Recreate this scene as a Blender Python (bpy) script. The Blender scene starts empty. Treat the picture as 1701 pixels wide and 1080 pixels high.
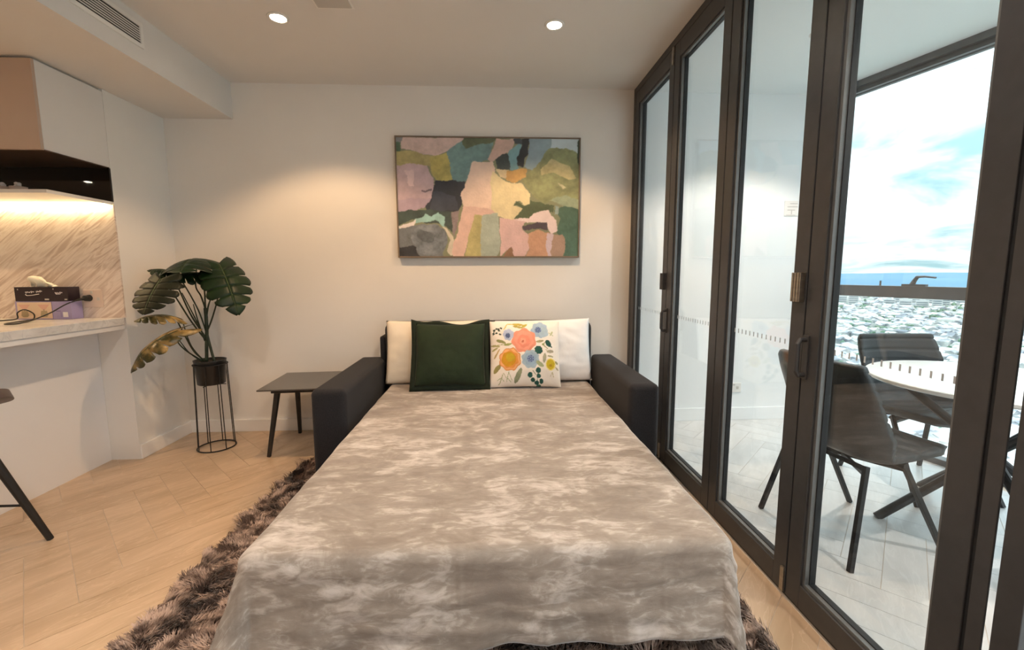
import bpy, bmesh, math, random
import numpy as np
from mathutils import Vector, Matrix, noise as mnoise

random.seed(7)
RNG = np.random.default_rng(7)
scene = bpy.context.scene
COL = scene.collection
PI = math.pi

# ------------------------------------------------------------------ camera
def make_camera():
    yaw, pitch, roll = math.radians(2.9388), math.radians(6.6646), math.radians(-0.191)
    fwd = Vector((math.sin(yaw)*math.cos(pitch), math.cos(yaw)*math.cos(pitch), -math.sin(pitch)))
    r = Vector((math.cos(yaw), -math.sin(yaw), 0)); u = r.cross(fwd)
    r2 = r*math.cos(roll) + u*math.sin(roll); u2 = -r*math.sin(roll) + u*math.cos(roll)
    cd = bpy.data.cameras.new('camera'); cd.sensor_width = 36; cd.lens = 728.61*36/1701
    cd.clip_start = .02; cd.clip_end = 60000
    cam = bpy.data.objects.new('camera', cd); COL.objects.link(cam)
    m = Matrix((r2, u2, -fwd)).transposed().to_4x4(); m.translation = (0, 0, 1.2711)
    cam.matrix_world = m
    scene.camera = cam
make_camera()

# ------------------------------------------------------------------ view, world, lamps
vs = scene.view_settings
vs.view_transform = 'Standard'; vs.look = 'None'; vs.exposure = 0.45; vs.gamma = 1.0
vs.use_curve_mapping = False
scene.cycles.use_denoising = True
scene.cycles.max_bounces = 10; scene.cycles.diffuse_bounces = 6
scene.cycles.transparent_max_bounces = 16
scene.cycles.caustics_reflective = False; scene.cycles.caustics_refractive = False
scene.cycles.sample_clamp_indirect = 6

SKY = 3.1
def make_world():
    w = bpy.data.worlds.new('sky'); scene.world = w; w.use_nodes = True
    nt = w.node_tree; N = nt.nodes; L = nt.links; N.clear()
    out = N.new('ShaderNodeOutputWorld'); bg = N.new('ShaderNodeBackground')
    tc = N.new('ShaderNodeTexCoord'); sep = N.new('ShaderNodeSeparateXYZ')
    L.new(tc.outputs['Generated'], sep.inputs[0])
    zc = N.new('ShaderNodeMath'); zc.operation = 'MAXIMUM'; zc.inputs[1].default_value = 0.0
    L.new(sep.outputs['Z'], zc.inputs[0])
    za = N.new('ShaderNodeMath'); za.operation = 'ADD'; za.inputs[1].default_value = .16
    L.new(zc.outputs[0], za.inputs[0])
    dv = N.new('ShaderNodeVectorMath'); dv.operation = 'DIVIDE'
    cb = N.new('ShaderNodeCombineXYZ')
    for i in range(3): L.new(za.outputs[0], cb.inputs[i])
    L.new(tc.outputs['Generated'], dv.inputs[0]); L.new(cb.outputs[0], dv.inputs[1])
    nz = N.new('ShaderNodeTexNoise'); nz.inputs['Scale'].default_value = 1.15
    nz.inputs['Detail'].default_value = 7; nz.inputs['Roughness'].default_value = .55
    nz.inputs['Distortion'].default_value = .6
    L.new(dv.outputs[0], nz.inputs['Vector'])
    rp = N.new('ShaderNodeValToRGB')
    rp.color_ramp.elements[0].position = .36; rp.color_ramp.elements[0].color = (.125, .205, .225, 1)
    rp.color_ramp.elements[1].position = .56; rp.color_ramp.elements[1].color = (.40, .425, .44, 1)
    L.new(nz.outputs['Fac'], rp.inputs[0])
    # overcast sky: brighter towards the zenith, L = L0 (1 + 2 sin)
    st = N.new('ShaderNodeMath'); st.operation = 'MULTIPLY_ADD'
    st.inputs[1].default_value = 2.0*SKY; st.inputs[2].default_value = SKY
    L.new(zc.outputs[0], st.inputs[0])
    L.new(rp.outputs[0], bg.inputs['Color']); L.new(st.outputs[0], bg.inputs['Strength'])
    L.new(bg.outputs[0], out.inputs['Surface'])
make_world()

LAMP_W = 60.0
def spot(x, y, z, power, color, size=118, blend=.35, radius=.035):
    l = bpy.data.lights.new('downlight_lamp', 'SPOT'); l.energy = power; l.color = color
    l.spot_size = math.radians(size); l.spot_blend = blend; l.shadow_soft_size = radius
    o = bpy.data.objects.new('downlight_lamp', l); o.location = (x, y, z); COL.objects.link(o)
    return o
WARM = (1.0, .62, .32)
NEUT = (1.0, .90, .80)

# ------------------------------------------------------------------ mesh helpers
class MB:
    def __init__(s): s.v = []; s.f = []; s.mi = []
    def add(s, vs, fs, mi=0):
        b = len(s.v); s.v += [tuple(p) for p in vs]; s.f += [tuple(i+b for i in f) for f in fs]
        s.mi += [mi]*len(fs); return s
    def box(s, x0, y0, z0, x1, y1, z1, mi=0):
        v = [(x0,y0,z0),(x1,y0,z0),(x1,y1,z0),(x0,y1,z0),(x0,y0,z1),(x1,y0,z1),(x1,y1,z1),(x0,y1,z1)]
        f = [(0,3,2,1),(4,5,6,7),(0,1,5,4),(1,2,6,5),(2,3,7,6),(3,0,4,7)]
        return s.add(v, f, mi)
    def tube(s, pts, r, n=10, cap=True, mi=0, closed=False, square=False):
        pts = [Vector(p) for p in pts]; k = len(pts)
        rs = r if isinstance(r, (list, tuple)) else [r]*k
        V = []; prev = None
        for i, p in enumerate(pts):
            if closed: d = pts[(i+1) % k]-pts[i-1]
            else: d = pts[min(i+1, k-1)]-pts[max(i-1, 0)]
            d.normalize()
            if prev is None:
                a = Vector((0,0,1)) if abs(d.z) < .9 else Vector((1,0,0))
                e = d.cross(a).normalized()
            else:
                e = (prev - d*prev.dot(d)).normalized()
            prev = e; g = d.cross(e)
            for j in range(n):
                t = 2*PI*(j+(.5 if square else 0))/n
                V.append(p + (e*math.cos(t)+g*math.sin(t))*rs[i])
        F = []
        for i in range(k if closed else k-1):
            i2 = (i+1) % k
            for j in range(n):
                j2 = (j+1) % n
                F.append((i*n+j, i*n+j2, i2*n+j2, i2*n+j))
        if cap and not closed:
            F.append(tuple(range(n-1, -1, -1))); F.append(tuple(range((k-1)*n, k*n)))
        return s.add(V, F, mi)
    def lathe(s, prof, c=(0,0,0), n=32, mi=0):
        V = []; F = []; k = len(prof)
        for r, z in prof:
            for j in range(n):
                t = 2*PI*j/n; V.append((c[0]+r*math.cos(t), c[1]+r*math.sin(t), c[2]+z))
        for i in range(k-1):
            for j in range(n):
                j2 = (j+1) % n; F.append((i*n+j, i*n+j2, (i+1)*n+j2, (i+1)*n+j))
        if prof[0][0] > 1e-6: F.append(tuple(range(n-1,-1,-1)))
        if prof[-1][0] > 1e-6: F.append(tuple(range((k-1)*n, k*n)))
        return s.add(V, F, mi)
    def mesh(s, name, mats, smooth=False):
        me = bpy.data.meshes.new(name); me.from_pydata(s.v, [], s.f)
        for m in (mats if isinstance(mats, (list, tuple)) else [mats]): me.materials.append(m)
        if any(s.mi): me.polygons.foreach_set('material_index', s.mi)
        if smooth: me.polygons.foreach_set('use_smooth', [True]*len(me.polygons))
        me.update(); return me

def link(name, me, parent=None, bevel=0, segs=2, smooth_angle=None):
    o = bpy.data.objects.new(name, me); COL.objects.link(o)
    if parent is not None:
        o.parent = parent; 
        m = parent.matrix_basis
        q = parent
        while q.parent is not None:
            q = q.parent; m = q.matrix_basis @ m if False else m
        o.matrix_parent_inverse = world_of(parent).inverted()
    if bevel:
        b = o.modifiers.new('bevel', 'BEVEL'); b.width = bevel; b.segments = segs
        b.limit_method = 'ANGLE'; b.angle_limit = math.radians(40)
    return o
def world_of(o):
    m = o.matrix_basis.copy()
    if o.parent is not None: m = world_of(o.parent) @ o.matrix_parent_inverse @ m
    return m
def obj(name, mb, mat, parent=None, smooth=False, bevel=0, segs=2):
    return link(name, mb.mesh(name, mat, smooth), parent, bevel, segs)
def thing(name, loc, label, cat, group=None, rz=0):
    o = bpy.data.objects.new(name, None); COL.objects.link(o); o.location = loc; o.rotation_euler = (0,0,rz)
    o.empty_display_size = .1
    return tag(o, label, cat, group)
def tag(o, label=None, cat=None, group=None, kind=None):
    if label: o['label'] = label
    if cat: o['category'] = cat
    if group: o['group'] = group
    if kind: o['kind'] = kind
    return o
def struct(name, mb, mat, label=None, parent=None, bevel=0):
    o = obj(name, mb, mat, parent, bevel=bevel); tag(o, label, kind='structure'); return o
def copy_tree(o, parent=None):
    c = o.copy(); COL.objects.link(c)
    if parent is not None: c.parent = parent
    for ch in [x for x in o.children]: copy_tree(ch, c)
    return c
def smooth_all(o):
    o.data.polygons.foreach_set('use_smooth', [True]*len(o.data.polygons)); return o

# ------------------------------------------------------------------ materials
def s2l(c):
    return tuple(((x/255)/12.92 if x/255 <= .04045 else ((x/255+.055)/1.055)**2.4) for x in c)
def mat(name, col, rough=.5, metal=0, col2=None, nscale=6, stretch=(1,1,1), lo=.35, hi=.65, detail=5,
        bump=0, bscale=None, sheen=0, coat=0, emit=None, estr=0, coord='Object', spec=None, distort=0, aniso_bump=None):
    m = bpy.data.materials.new(name); m.use_nodes = True
    nt = m.node_tree; N = nt.nodes; L = nt.links; b = N['Principled BSDF']
    b.inputs['Base Color'].default_value = (*col, 1); b.inputs['Roughness'].default_value = rough
    b.inputs['Metallic'].default_value = metal
    if sheen: b.inputs['Sheen Weight'].default_value = sheen; b.inputs['Sheen Roughness'].default_value = .4
    if coat: b.inputs['Coat Weight'].default_value = coat; b.inputs['Coat Roughness'].default_value = .08
    if spec is not None: b.inputs['Specular IOR Level'].default_value = spec
    if emit: b.inputs['Emission Color'].default_value = (*emit, 1); b.inputs['Emission Strength'].default_value = estr
    if col2 or bump:
        tc = N.new('ShaderNodeTexCoord'); mp = N.new('ShaderNodeMapping'); mp.inputs['Scale'].default_value = stretch
        if coord == 'World':
            g = N.new('ShaderNodeNewGeometry'); L.new(g.outputs['Position'], mp.inputs['Vector'])
        else: L.new(tc.outputs[coord], mp.inputs['Vector'])
    if col2:
        n = N.new('ShaderNodeTexNoise'); n.inputs['Scale'].default_value = nscale; n.inputs['Detail'].default_value = detail
        n.inputs['Distortion'].default_value = distort
        L.new(mp.outputs[0], n.inputs['Vector'])
        r = N.new('ShaderNodeValToRGB'); r.color_ramp.elements[0].position = lo; r.color_ramp.elements[1].position = hi
        r.color_ramp.elements[0].color = (*col, 1); r.color_ramp.elements[1].color = (*col2, 1)
        L.new(n.outputs['Fac'], r.inputs[0]); L.new(r.outputs[0], b.inputs['Base Color'])
    if bump:
        n2 = N.new('ShaderNodeTexNoise'); n2.inputs['Scale'].default_value = bscale or nscale; n2.inputs['Detail'].default_value = 4
        L.new(mp.outputs[0], n2.inputs['Vector'])
        bp = N.new('ShaderNodeBump'); bp.inputs['Strength'].default_value = bump; bp.inputs['Distance'].default_value = .01
        L.new(n2.outputs['Fac'], bp.inputs['Height']); L.new(bp.outputs[0], b.inputs['Normal'])
    return m
def attr_mat(name, rough=.6, sheen=0, gain=1.0, bump=.15, bscale=120):
    m = mat(name, (.5,.5,.5), rough, sheen=sheen, bump=bump, bscale=bscale)
    N = m.node_tree.nodes; L = m.node_tree.links
    a = N.new('ShaderNodeAttribute'); a.attribute_name = 'Col'
    L.new(a.outputs['Color'], N['Principled BSDF'].inputs['Base Color'])
    return m
def glass_mat(name, tint=(.978,.99,.987), rough=0.0, ior=1.5):
    m = bpy.data.materials.new(name); m.use_nodes = True
    N = m.node_tree.nodes; L = m.node_tree.links; N.clear()
    o = N.new('ShaderNodeOutputMaterial'); mx = N.new('ShaderNodeMixShader'); t = N.new('ShaderNodeBsdfTransparent')
    g = N.new('ShaderNodeBsdfGlossy'); fr = N.new('ShaderNodeFresnel'); fr.inputs['IOR'].default_value = ior
    # the pane is a slab crossed without bending, so its far face must use the same index as its near face
    gb = N.new('ShaderNodeNewGeometry'); im = N.new('ShaderNodeMapRange')
    im.inputs['To Min'].default_value = ior; im.inputs['To Max'].default_value = 1/ior
    L.new(gb.outputs['Backfacing'], im.inputs['Value']); L.new(im.outputs[0], fr.inputs['IOR'])
    t.inputs['Color'].default_value = (*tint, 1); g.inputs['Roughness'].default_value = rough
    L.new(fr.outputs[0], mx.inputs[0]); L.new(t.outputs[0], mx.inputs[1]); L.new(g.outputs[0], mx.inputs[2])
    L.new(mx.outputs[0], o.inputs['Surface'])
    return m

M = {}
M['wall'] = mat('wall_paint', (.80,.785,.76), .75, col2=(.815,.80,.775), nscale=3, bump=.03, bscale=180, spec=.25)
M['ceiling'] = mat('ceiling_paint', (.74,.72,.70), .85, col2=(.755,.735,.715), nscale=2, spec=.2)
M['balwall'] = mat('balcony_render', (.86,.89,.905), .7, col2=(.87,.90,.915), nscale=3, bump=.04, bscale=150)
M['trimw'] = mat('trim_white', (.84,.83,.82), .4, col2=(.85,.84,.83), nscale=4)
M['bronze'] = mat('bronze_powdercoat', (.046,.046,.049), .42, col2=(.052,.052,.055), nscale=30, bump=.04, bscale=400, metal=.15)
M['bead'] = mat('bead_grey', (.16,.165,.165), .35, col2=(.18,.185,.185), nscale=20, metal=.4)
M['gasket'] = mat('gasket_black', (.008,.009,.011), .6, col2=(.012,.013,.015), nscale=30)
M['satin'] = mat('satin_steel', (.36,.32,.27), .32, metal=.9, col2=(.45,.41,.35), nscale=10, stretch=(1,1,8))
M['glass'] = glass_mat('door_glass')
M['glass2'] = glass_mat('balustrade_glass', (.975,.995,.995))
M['frost'] = mat('frost_mark', (.40,.44,.47), .8, col2=(.46,.49,.52), nscale=40)
M['black'] = mat('black_metal', (.012,.011,.011), .45, metal=.3, col2=(.018,.016,.016), nscale=30)
M['blackw'] = mat('black_timber', (.010,.009,.008), .5, col2=(.018,.015,.013), nscale=8, stretch=(6,6,.6))
M['tabletop'] = mat('dark_laminate', (.055,.05,.048), .18, col2=(.08,.073,.068), nscale=6, spec=.6)
M['sofa'] = mat('charcoal_fabric', (.010,.0095,.012), .92, col2=(.017,.016,.019), nscale=160, bump=.35, bscale=350, sheen=.06)
M['mattress'] = mat('mattress_ticking', (.30,.29,.28), .9, col2=(.36,.35,.33), nscale=60)
M['cream'] = mat('cream_cotton', (.80,.71,.58), .85, col2=(.84,.76,.64), nscale=5, bump=.35, bscale=9, sheen=.1)
M['whitec'] = mat('white_cotton', (.82,.81,.81), .85, col2=(.87,.86,.87), nscale=5, bump=.4, bscale=9, sheen=.1)
M['green'] = mat('green_velvet', (.006,.016,.004), .85, col2=(.011,.026,.007), nscale=7, bump=.15, bscale=60, sheen=.05)
M['greenrim'] = mat('green_velvet_edge', (.004,.010,.003), .9, col2=(.007,.015,.005), nscale=30)
M['rug'] = mat('shag_pile', (.085,.052,.040), .8, col2=(.56,.42,.35), nscale=17, stretch=(1,1.4,1), lo=.41, hi=.61, coord='World', sheen=.25, detail=3)
M['rugbase'] = mat('rug_backing', (.045,.03,.025), .95, col2=(.07,.05,.04), nscale=30)
M['leaf'] = mat('monstera_leaf', (.004,.014,.005), .42, col2=(.011,.032,.008), nscale=9, spec=.3, bump=.2, bscale=25)
M['leaf_glint'] = mat('glint_painted_leaf', (.05,.045,.012), .3, col2=(.42,.27,.09), nscale=12, spec=.5, bump=.2, bscale=25, lo=.42, hi=.62)  # gold blotches painted in for strip light reflections on the leaf
M['leafd'] = mat('dark_glossy_leaf', (.007,.011,.005), .45, col2=(.022,.022,.011), nscale=10, spec=.25, bump=.2, bscale=25)
M['vein'] = mat('leaf_vein', (.06,.09,.03), .4, col2=(.08,.11,.04), nscale=12)
M['stem'] = mat('plant_stem', (.018,.028,.012), .5, col2=(.035,.045,.02), nscale=20)
M['pot'] = mat('black_pot', (.008,.008,.009), .35, col2=(.012,.012,.013), nscale=20)
M['soil'] = mat('soil', (.02,.014,.01), .95, col2=(.05,.035,.025), nscale=60)
M['cabw'] = mat('cabinet_white', (.76,.745,.73), .35, col2=(.77,.755,.74), nscale=2)
M['cabdoor'] = mat('cabinet_door_taupe', (.52,.39,.31), .4, col2=(.54,.41,.325), nscale=2)
M['panel'] = mat('white_panel', (.78,.77,.77), .35, col2=(.795,.785,.785), nscale=2)
M['dark_under'] = mat('dark_walnut', (.05,.028,.018), .35, col2=(.075,.042,.026), nscale=5, stretch=(1,8,1))
M['smoked'] = mat('smoked_mirror', (.004,.003,.003), .03, col2=(.005,.004,.004), nscale=3, spec=.45)
M['strip'] = mat('led_strip', (1,1,1), .5, emit=(1.0,.74,.38), estr=26)
M['lamp'] = mat('lamp_disc', (1,1,1), .5, emit=(1.0,.88,.66), estr=14)
M['lampb'] = mat('lamp_disc_cool', (1,1,1), .5, emit=(1.0,.93,.84), estr=8)
M['plastic_w'] = mat('white_plastic', (.80,.78,.75), .35, col2=(.82,.80,.77), nscale=5)
M['grey_plate'] = mat('grey_plate', (.52,.50,.47), .6, col2=(.54,.52,.49), nscale=5)
M['cord'] = mat('black_cord', (.010,.010,.010), .4, col2=(.015,.015,.015), nscale=20)
M['purple'] = mat('lilac_card', s2l((158,148,190)), .55, col2=s2l((166,156,198)), nscale=6)
M['lilacd'] = mat('lilac_card_shade', s2l((128,118,165)), .55, col2=s2l((136,126,172)), nscale=6)
M['beige'] = mat('beige_print', s2l((214,190,165)), .55, col2=s2l((222,198,172)), nscale=6)
M['pinkp'] = mat('pink_print', s2l((210,165,150)), .55, col2=s2l((216,172,156)), nscale=9)
M['greenp'] = mat('sage_print', s2l((160,145,115)), .55, col2=s2l((170,152,122)), nscale=9)
M['blackbox'] = mat('black_card', s2l((36,26,34)), .4, col2=s2l((44,32,40)), nscale=6)
M['inkw'] = mat('white_ink', (.75,.72,.72), .6, col2=(.8,.77,.77), nscale=30)
M['tissue'] = mat('tissue_paper', (.86,.82,.70), .9, col2=(.9,.86,.75), nscale=14, bump=.2, bscale=30)
M['ceramic'] = mat('blush_ceramic', (.62,.50,.44), .5, col2=(.66,.54,.47), nscale=9)
M['flower'] = mat('white_petals', (.85,.80,.78), .7, col2=(.9,.86,.84), nscale=20)
M['stool'] = mat('brown_leather', (.075,.055,.050), .45, col2=(.10,.075,.068), nscale=20, bump=.1, bscale=150)
M['leather'] = mat('grey_leather', (.016,.019,.022), .45, col2=(.028,.032,.036), nscale=9, bump=.12, bscale=180)
M['tablew'] = mat('white_laminate', (.84,.88,.88), .2, col2=(.86,.895,.895), nscale=3)
M['framegrey'] = mat('window_frame_grey', (.11,.115,.12), .4, metal=.3, col2=(.13,.135,.14), nscale=15)
M['grout'] = mat('grout', (.62,.54,.45), .9, col2=(.66,.58,.49), nscale=40)

def stone(name, a, b, c, scale=1.0, stretch=(1,1,1), rough=.35, vein=.5, coord='World', rot=0, vw=(.47,.5,.53)):
    """two-tone stone with thin light veins"""
    m = bpy.data.materials.new(name); m.use_nodes = True
    N = m.node_tree.nodes; L = m.node_tree.links; p = N['Principled BSDF']; p.inputs['Roughness'].default_value = rough
    g = N.new('ShaderNodeNewGeometry'); oi = N.new('ShaderNodeObjectInfo')
    mp = N.new('ShaderNodeMapping'); mp.inputs['Rotation'].default_value = rot if isinstance(rot, tuple) else (0,0,rot)
    m2 = N.new('ShaderNodeMapping'); m2.inputs['Scale'].default_value = stretch; L.new(mp.outputs[0], m2.inputs['Vector'])
    if coord == 'Tile':     # every tile cut from another place of the slab
        ml = N.new('ShaderNodeVectorMath'); ml.operation = 'MULTIPLY_ADD'; ml.inputs[1].default_value = (7.3,3.1,1.7)
        cbn = N.new('ShaderNodeCombineXYZ')
        for i in range(3): L.new(oi.outputs['Random'], cbn.inputs[i])
        L.new(cbn.outputs[0], ml.inputs[0]); L.new(g.outputs['Position'], ml.inputs[2]); L.new(ml.outputs[0], mp.inputs['Vector'])
    else: L.new(g.outputs['Position'], mp.inputs['Vector'])
    n = N.new('ShaderNodeTexNoise'); n.inputs['Scale'].default_value = 3*scale; n.inputs['Detail'].default_value = 8; n.inputs['Distortion'].default_value = .8
    L.new(m2.outputs[0], n.inputs['Vector'])
    r = N.new('ShaderNodeValToRGB'); r.color_ramp.elements[0].position = .32; r.color_ramp.elements[1].position = .68
    r.color_ramp.elements[0].color = (*a, 1); r.color_ramp.elements[1].color = (*b, 1)
    L.new(n.outputs['Fac'], r.inputs[0])
    n2 = N.new('ShaderNodeTexNoise'); n2.inputs['Scale'].default_value = 5.5*scale; n2.inputs['Detail'].default_value = 5; n2.inputs['Distortion'].default_value = 1.4
    L.new(m2.outputs[0], n2.inputs['Vector'])
    r2 = N.new('ShaderNodeValToRGB'); e = r2.color_ramp.elements
    e[0].position = vw[0]; e[0].color = (0,0,0,1); e[1].position = vw[1]; e[1].color = (1,1,1,1)
    k = e.new(vw[2]); k.color = (0,0,0,1)
    L.new(n2.outputs['Fac'], r2.inputs[0])
    ml2 = N.new('ShaderNodeMath'); ml2.operation = 'MULTIPLY'; ml2.inputs[1].default_value = vein
    L.new(r2.outputs[0], ml2.inputs[0])
    mx = N.new('ShaderNodeMix'); mx.data_type = 'RGBA'
    L.new(ml2.outputs[0], mx.inputs[0]); L.new(r.outputs[0], mx.inputs[6]); mx.inputs[7].default_value = (*c, 1)
    L.new(mx.outputs[2], p.inputs['Base Color'])
    return m
M['tile'] = stone('travertine_tile', (.44,.315,.20), (.59,.44,.305), (.67,.52,.38), 1.0, (.6,2.8,1), .30, .5, 'Tile', rot=math.radians(-52))
M['tileb'] = stone('balcony_tile', (.60,.60,.595), (.72,.72,.715), (.78,.78,.775), 1.0, (.6,2.8,1), .28, .45, 'Tile', rot=math.radians(-52))
M['marble'] = stone('splash_marble', (.47,.37,.32), (.61,.50,.44), (.86,.79,.73), .95, (.55,1,4.2), .22, .7, rot=(0,math.radians(38),0), vw=(.36,.5,.64))
M['bench'] = stone('bench_marble', (.60,.59,.58), (.76,.75,.74), (.45,.45,.46), 2.0, (1,1,1), .2, .5)

# ------------------------------------------------------------------ room numbers
D, XD, XL, XP, YP, XB, ZB, H = 3.574, 1.15, -2.43, -2.62, 3.05, -1.92, 2.437, 2.70
YR, XW = -4.0, -6.0      # rear wall, far kitchen wall
YBAL = 3.612

# ------------------------------------------------------------------ floors of herringbone tiles
def clip_poly(poly, lo, hi):
    for ax in (0,1):
        for sgn, lim in ((1, lo[ax]), (-1, -hi[ax])):
            out = []
            for i in range(len(poly)):
                a, b = poly[i-1], poly[i]; da, db = sgn*a[ax]-lim, sgn*b[ax]-lim
                if (da >= 0) != (db >= 0):
                    t = da/(da-db); out.append((a[0]+(b[0]-a[0])*t, a[1]+(b[1]-a[1])*t))
                if db >= 0: out.append(b)
            poly = out
            if not poly: return poly
    return poly
def herringbone(parent, lo, hi, mt, W=.145, n=4, joint=.0022, thick=.008, origin=(0,0), cut=None):
    shared = {}
    R = 60; c45 = math.sqrt(.5)
    for ix in range(-R, R):
        for iy in range(-R, R):
            k = (ix-iy) % (2*n)
            if k == 0: w, h = n*W, W
            elif k == 2*n-1: w, h = W, n*W
            else: continue
            x0, y0 = ix*W, iy*W
            rect = [(x0+joint/2, y0+joint/2), (x0+w-joint/2, y0+joint/2), (x0+w-joint/2, y0+h-joint/2), (x0+joint/2, y0+h-joint/2)]
            P = [((a-b)*c45+origin[0], (a+b)*c45+origin[1]) for a, b in rect]
            if max(p[0] for p in P) < lo[0] or min(p[0] for p in P) > hi[0] or max(p[1] for p in P) < lo[1] or min(p[1] for p in P) > hi[1]: continue
            Q = clip_poly(P, lo, hi)
            if len(Q) < 3: continue
            cx = sum(p[0] for p in P)/4; cy = sum(p[1] for p in P)/4
            area = abs(sum(Q[i-1][0]*Q[i][1]-Q[i][0]*Q[i-1][1] for i in range(len(Q))))/2
            if area < 2e-4: continue
            full = area > .999*(w-joint)*(h-joint)
            key = (w > h) if full else None
            if key is not None and key in shared: me = shared[key]
            else:
                m = len(Q); V = [(x-cx, y-cy, -thick) for x, y in Q]+[(x-cx, y-cy, 0) for x, y in Q]
                F = [tuple(range(m-1,-1,-1)), tuple(range(m, 2*m))]+[(i, (i+1) % m, m+(i+1) % m, m+i) for i in range(m)]
                me = MB().add(V, F).mesh('floor_tile', mt)
                if key is not None: shared[key] = me
            o = link('floor_tile', me, parent); o.location = (cx, cy, 0)

fl = struct('floor', MB().box(XW, YR, -.12, XD+.02, D+.1, -.0025), M['grout'], 'beige stone plank floor of the living room laid in herringbone')
herringbone(fl, (XP, .55), (XD, D), M['tile'], origin=(.03,.02))
obj('floor_slab', MB().box(XW, YR, -.002, XD, .549, 0).box(XW, .549, -.002, XP-.001, YP, 0), M['tile'], fl)
def gx_(y): return 2.793-(y-3.379)*.217/.783          # balcony edge line
def slab(z0, z1, x0, over, y0=-2.2, y1=YBAL+.05):
    q = [(x0,y0),(gx_(y0)+over,y0),(gx_(y1)+over,y1),(x0,y1)]
    return MB().add([(*p,z0) for p in q]+[(*p,z1) for p in q], [(0,3,2,1),(4,5,6,7),(0,1,5,4),(1,2,6,5),(2,3,7,6),(3,0,4,7)])
fb = struct('floor_balcony', slab(-.12, -.0025, XD+.02, .12), M['grout'], 'pale stone plank floor of the enclosed balcony')
herringbone(fb, (XD+.07, .6), (3.0, YBAL), M['tileb'], origin=(.03,.02))
obj('floor_slab', slab(-.002, 0, XD+.02, .04, -2.2, .599), M['tileb'], fb)

# ------------------------------------------------------------------ room shell
struct('wall_back', MB().box(XL, D, 0, XD+.02, D+.1, H), M['wall'], 'off white wall behind the sofa bed')
struct('wall_left', MB().box(XW, YP, 0, XL, D+.1, H), M['wall'], 'white wall return beside the potted plant')
struct('wall_rear', MB().box(XW, YR-.1, 0, XD+.1, YR, H), M['wall'], 'off white wall behind the viewer')
struct('wall_kitchen', MB().box(XW-.1, YR, 0, XW, YP, H), M['wall'], 'white wall at the far side of the kitchen')
struct('wall_right', MB().box(XD, YR, 0, XD+.12, -1.6, H), M['wall'], 'white wall beyond the folding doors')
struct('ceiling', MB().box(XB, YR, H, XD+.1, D+.1, H+.1), M['ceiling'], 'flat off white ceiling above the sofa bed')
struct('ceiling_bulkhead', MB().box(XW, YR, ZB, XB, D, H+.1), M['ceiling'], 'lowered white ceiling bulkhead above the kitchen')
struct('wall_balcony', MB().box(XD+.07, YBAL, 0, gx_(YBAL)+.06, YBAL+.12, H+.1), M['balwall'], 'pale rendered end wall of the balcony')
struct('ceiling_balcony', slab(H, H+.12, XD+.1, .15), M['balwall'], 'pale flat soffit above the balcony')
struct('baseboard_back', MB().box(XL+.014, D-.014, 0, XD, D, .10), M['trimw'], 'white skirting along the back wall', bevel=.003)
struct('baseboard_left', MB().box(XL, YP, 0, XL+.014, D, .10), M['trimw'], 'white skirting along the wall return', bevel=.003)
struct('baseboard_balcony', MB().box(XD+.07, YBAL-.014, 0, 2.69, YBAL, .11), M['balwall'], 'pale skirting on the balcony end wall', bevel=.003)

# ------------------------------------------------------------------ folding doors
T = .055
frm = struct('trim_1', MB().box(XD, D-.045, 0, XD+.09, D, H).box(XD, -1.6, 2.655, XD+.09, D-.045, H), M['bronze'], 'dark bronze head and jamb of the folding doors', bevel=.002)
obj('sill_track', MB().box(XD+.012, -1.6, 0, XD+.09, D-.045, .012), M['gasket'], frm)
SW = .072
def door_panel(idx, y0, y1, label, hinge=False, mark=True):
    # y1 far edge, y0 near edge
    root = bpy.data.objects.new('door_%d' % idx, None); COL.objects.link(root); root.location = (XD+T/2, (y0+y1)/2, 0)
    tag(root, label, kind='structure')
    g = .0035; a, b = y0+g, y1-g; zb, zt = .018, 2.652; zg0, zg1 = .118, 2.545
    x0, x1 = XD, XD+T
    obj('stile', MB().box(x0, a, zb, x1, a+SW, zt), M['bronze'], root, bevel=.002)
    obj('stile', MB().box(x0, b-SW, zb, x1, b, zt), M['bronze'], root, bevel=.002)
    obj('rail', MB().box(x0, a+SW, zb, x1, b-SW, zg0-.012), M['bronze'], root, bevel=.002)
    obj('rail', MB().box(x0, a+SW, zg1+.012, x1, b-SW, zt), M['bronze'], root, bevel=.002)
    bw = .012
    bd = MB()
    for (p, q) in ((a+SW, a+SW+bw), (b-SW-bw, b-SW)): bd.box(x0+.010, p, zg0-.012, x0+.026, q, zg1+.012)
    bd.box(x0+.010, a+SW+bw, zg0-.012, x0+.026, b-SW-bw, zg0).box(x0+.010, a+SW+bw, zg1, x0+.026, b-SW-bw, zg1+.012)
    obj('glazing_bead', bd, M['bead'], root)
    gk = MB(); gw = bw+.004
    for (p, q) in ((a+SW, a+SW+gw), (b-SW-gw, b-SW)): gk.box(x0+.026, p, zg0-.012, x0+.048, q, zg1+.012)
    gk.box(x0+.026, a+SW+gw, zg0-.012, x0+.048, b-SW-gw, zg0+.004).box(x0+.026, a+SW+gw, zg1-.004, x0+.048, b-SW-gw, zg1+.012)
    obj('gasket', gk, M['gasket'], root)
    ga, gb = a+SW+.006, b-SW-.006
    obj('glass_pane', MB().box(x0+.034, ga, zg0-.006, x0+.040, gb, zg1+.006), M['glass'], root)
    if mark:
        mk = MB(); y = gb-.03
        while y > ga+.02:
            mk.box(x0+.0331, y-.003, .988, x0+.0338, y+.003, 1.008); y -= .03
        o = obj('safety_marking', mk, M['frost'], root); o['kind'] = 'stuff'
    return root
DP = [(2.806, 3.526), (2.154, 2.806), (1.537, 2.154), (.925, 1.537)]
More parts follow.
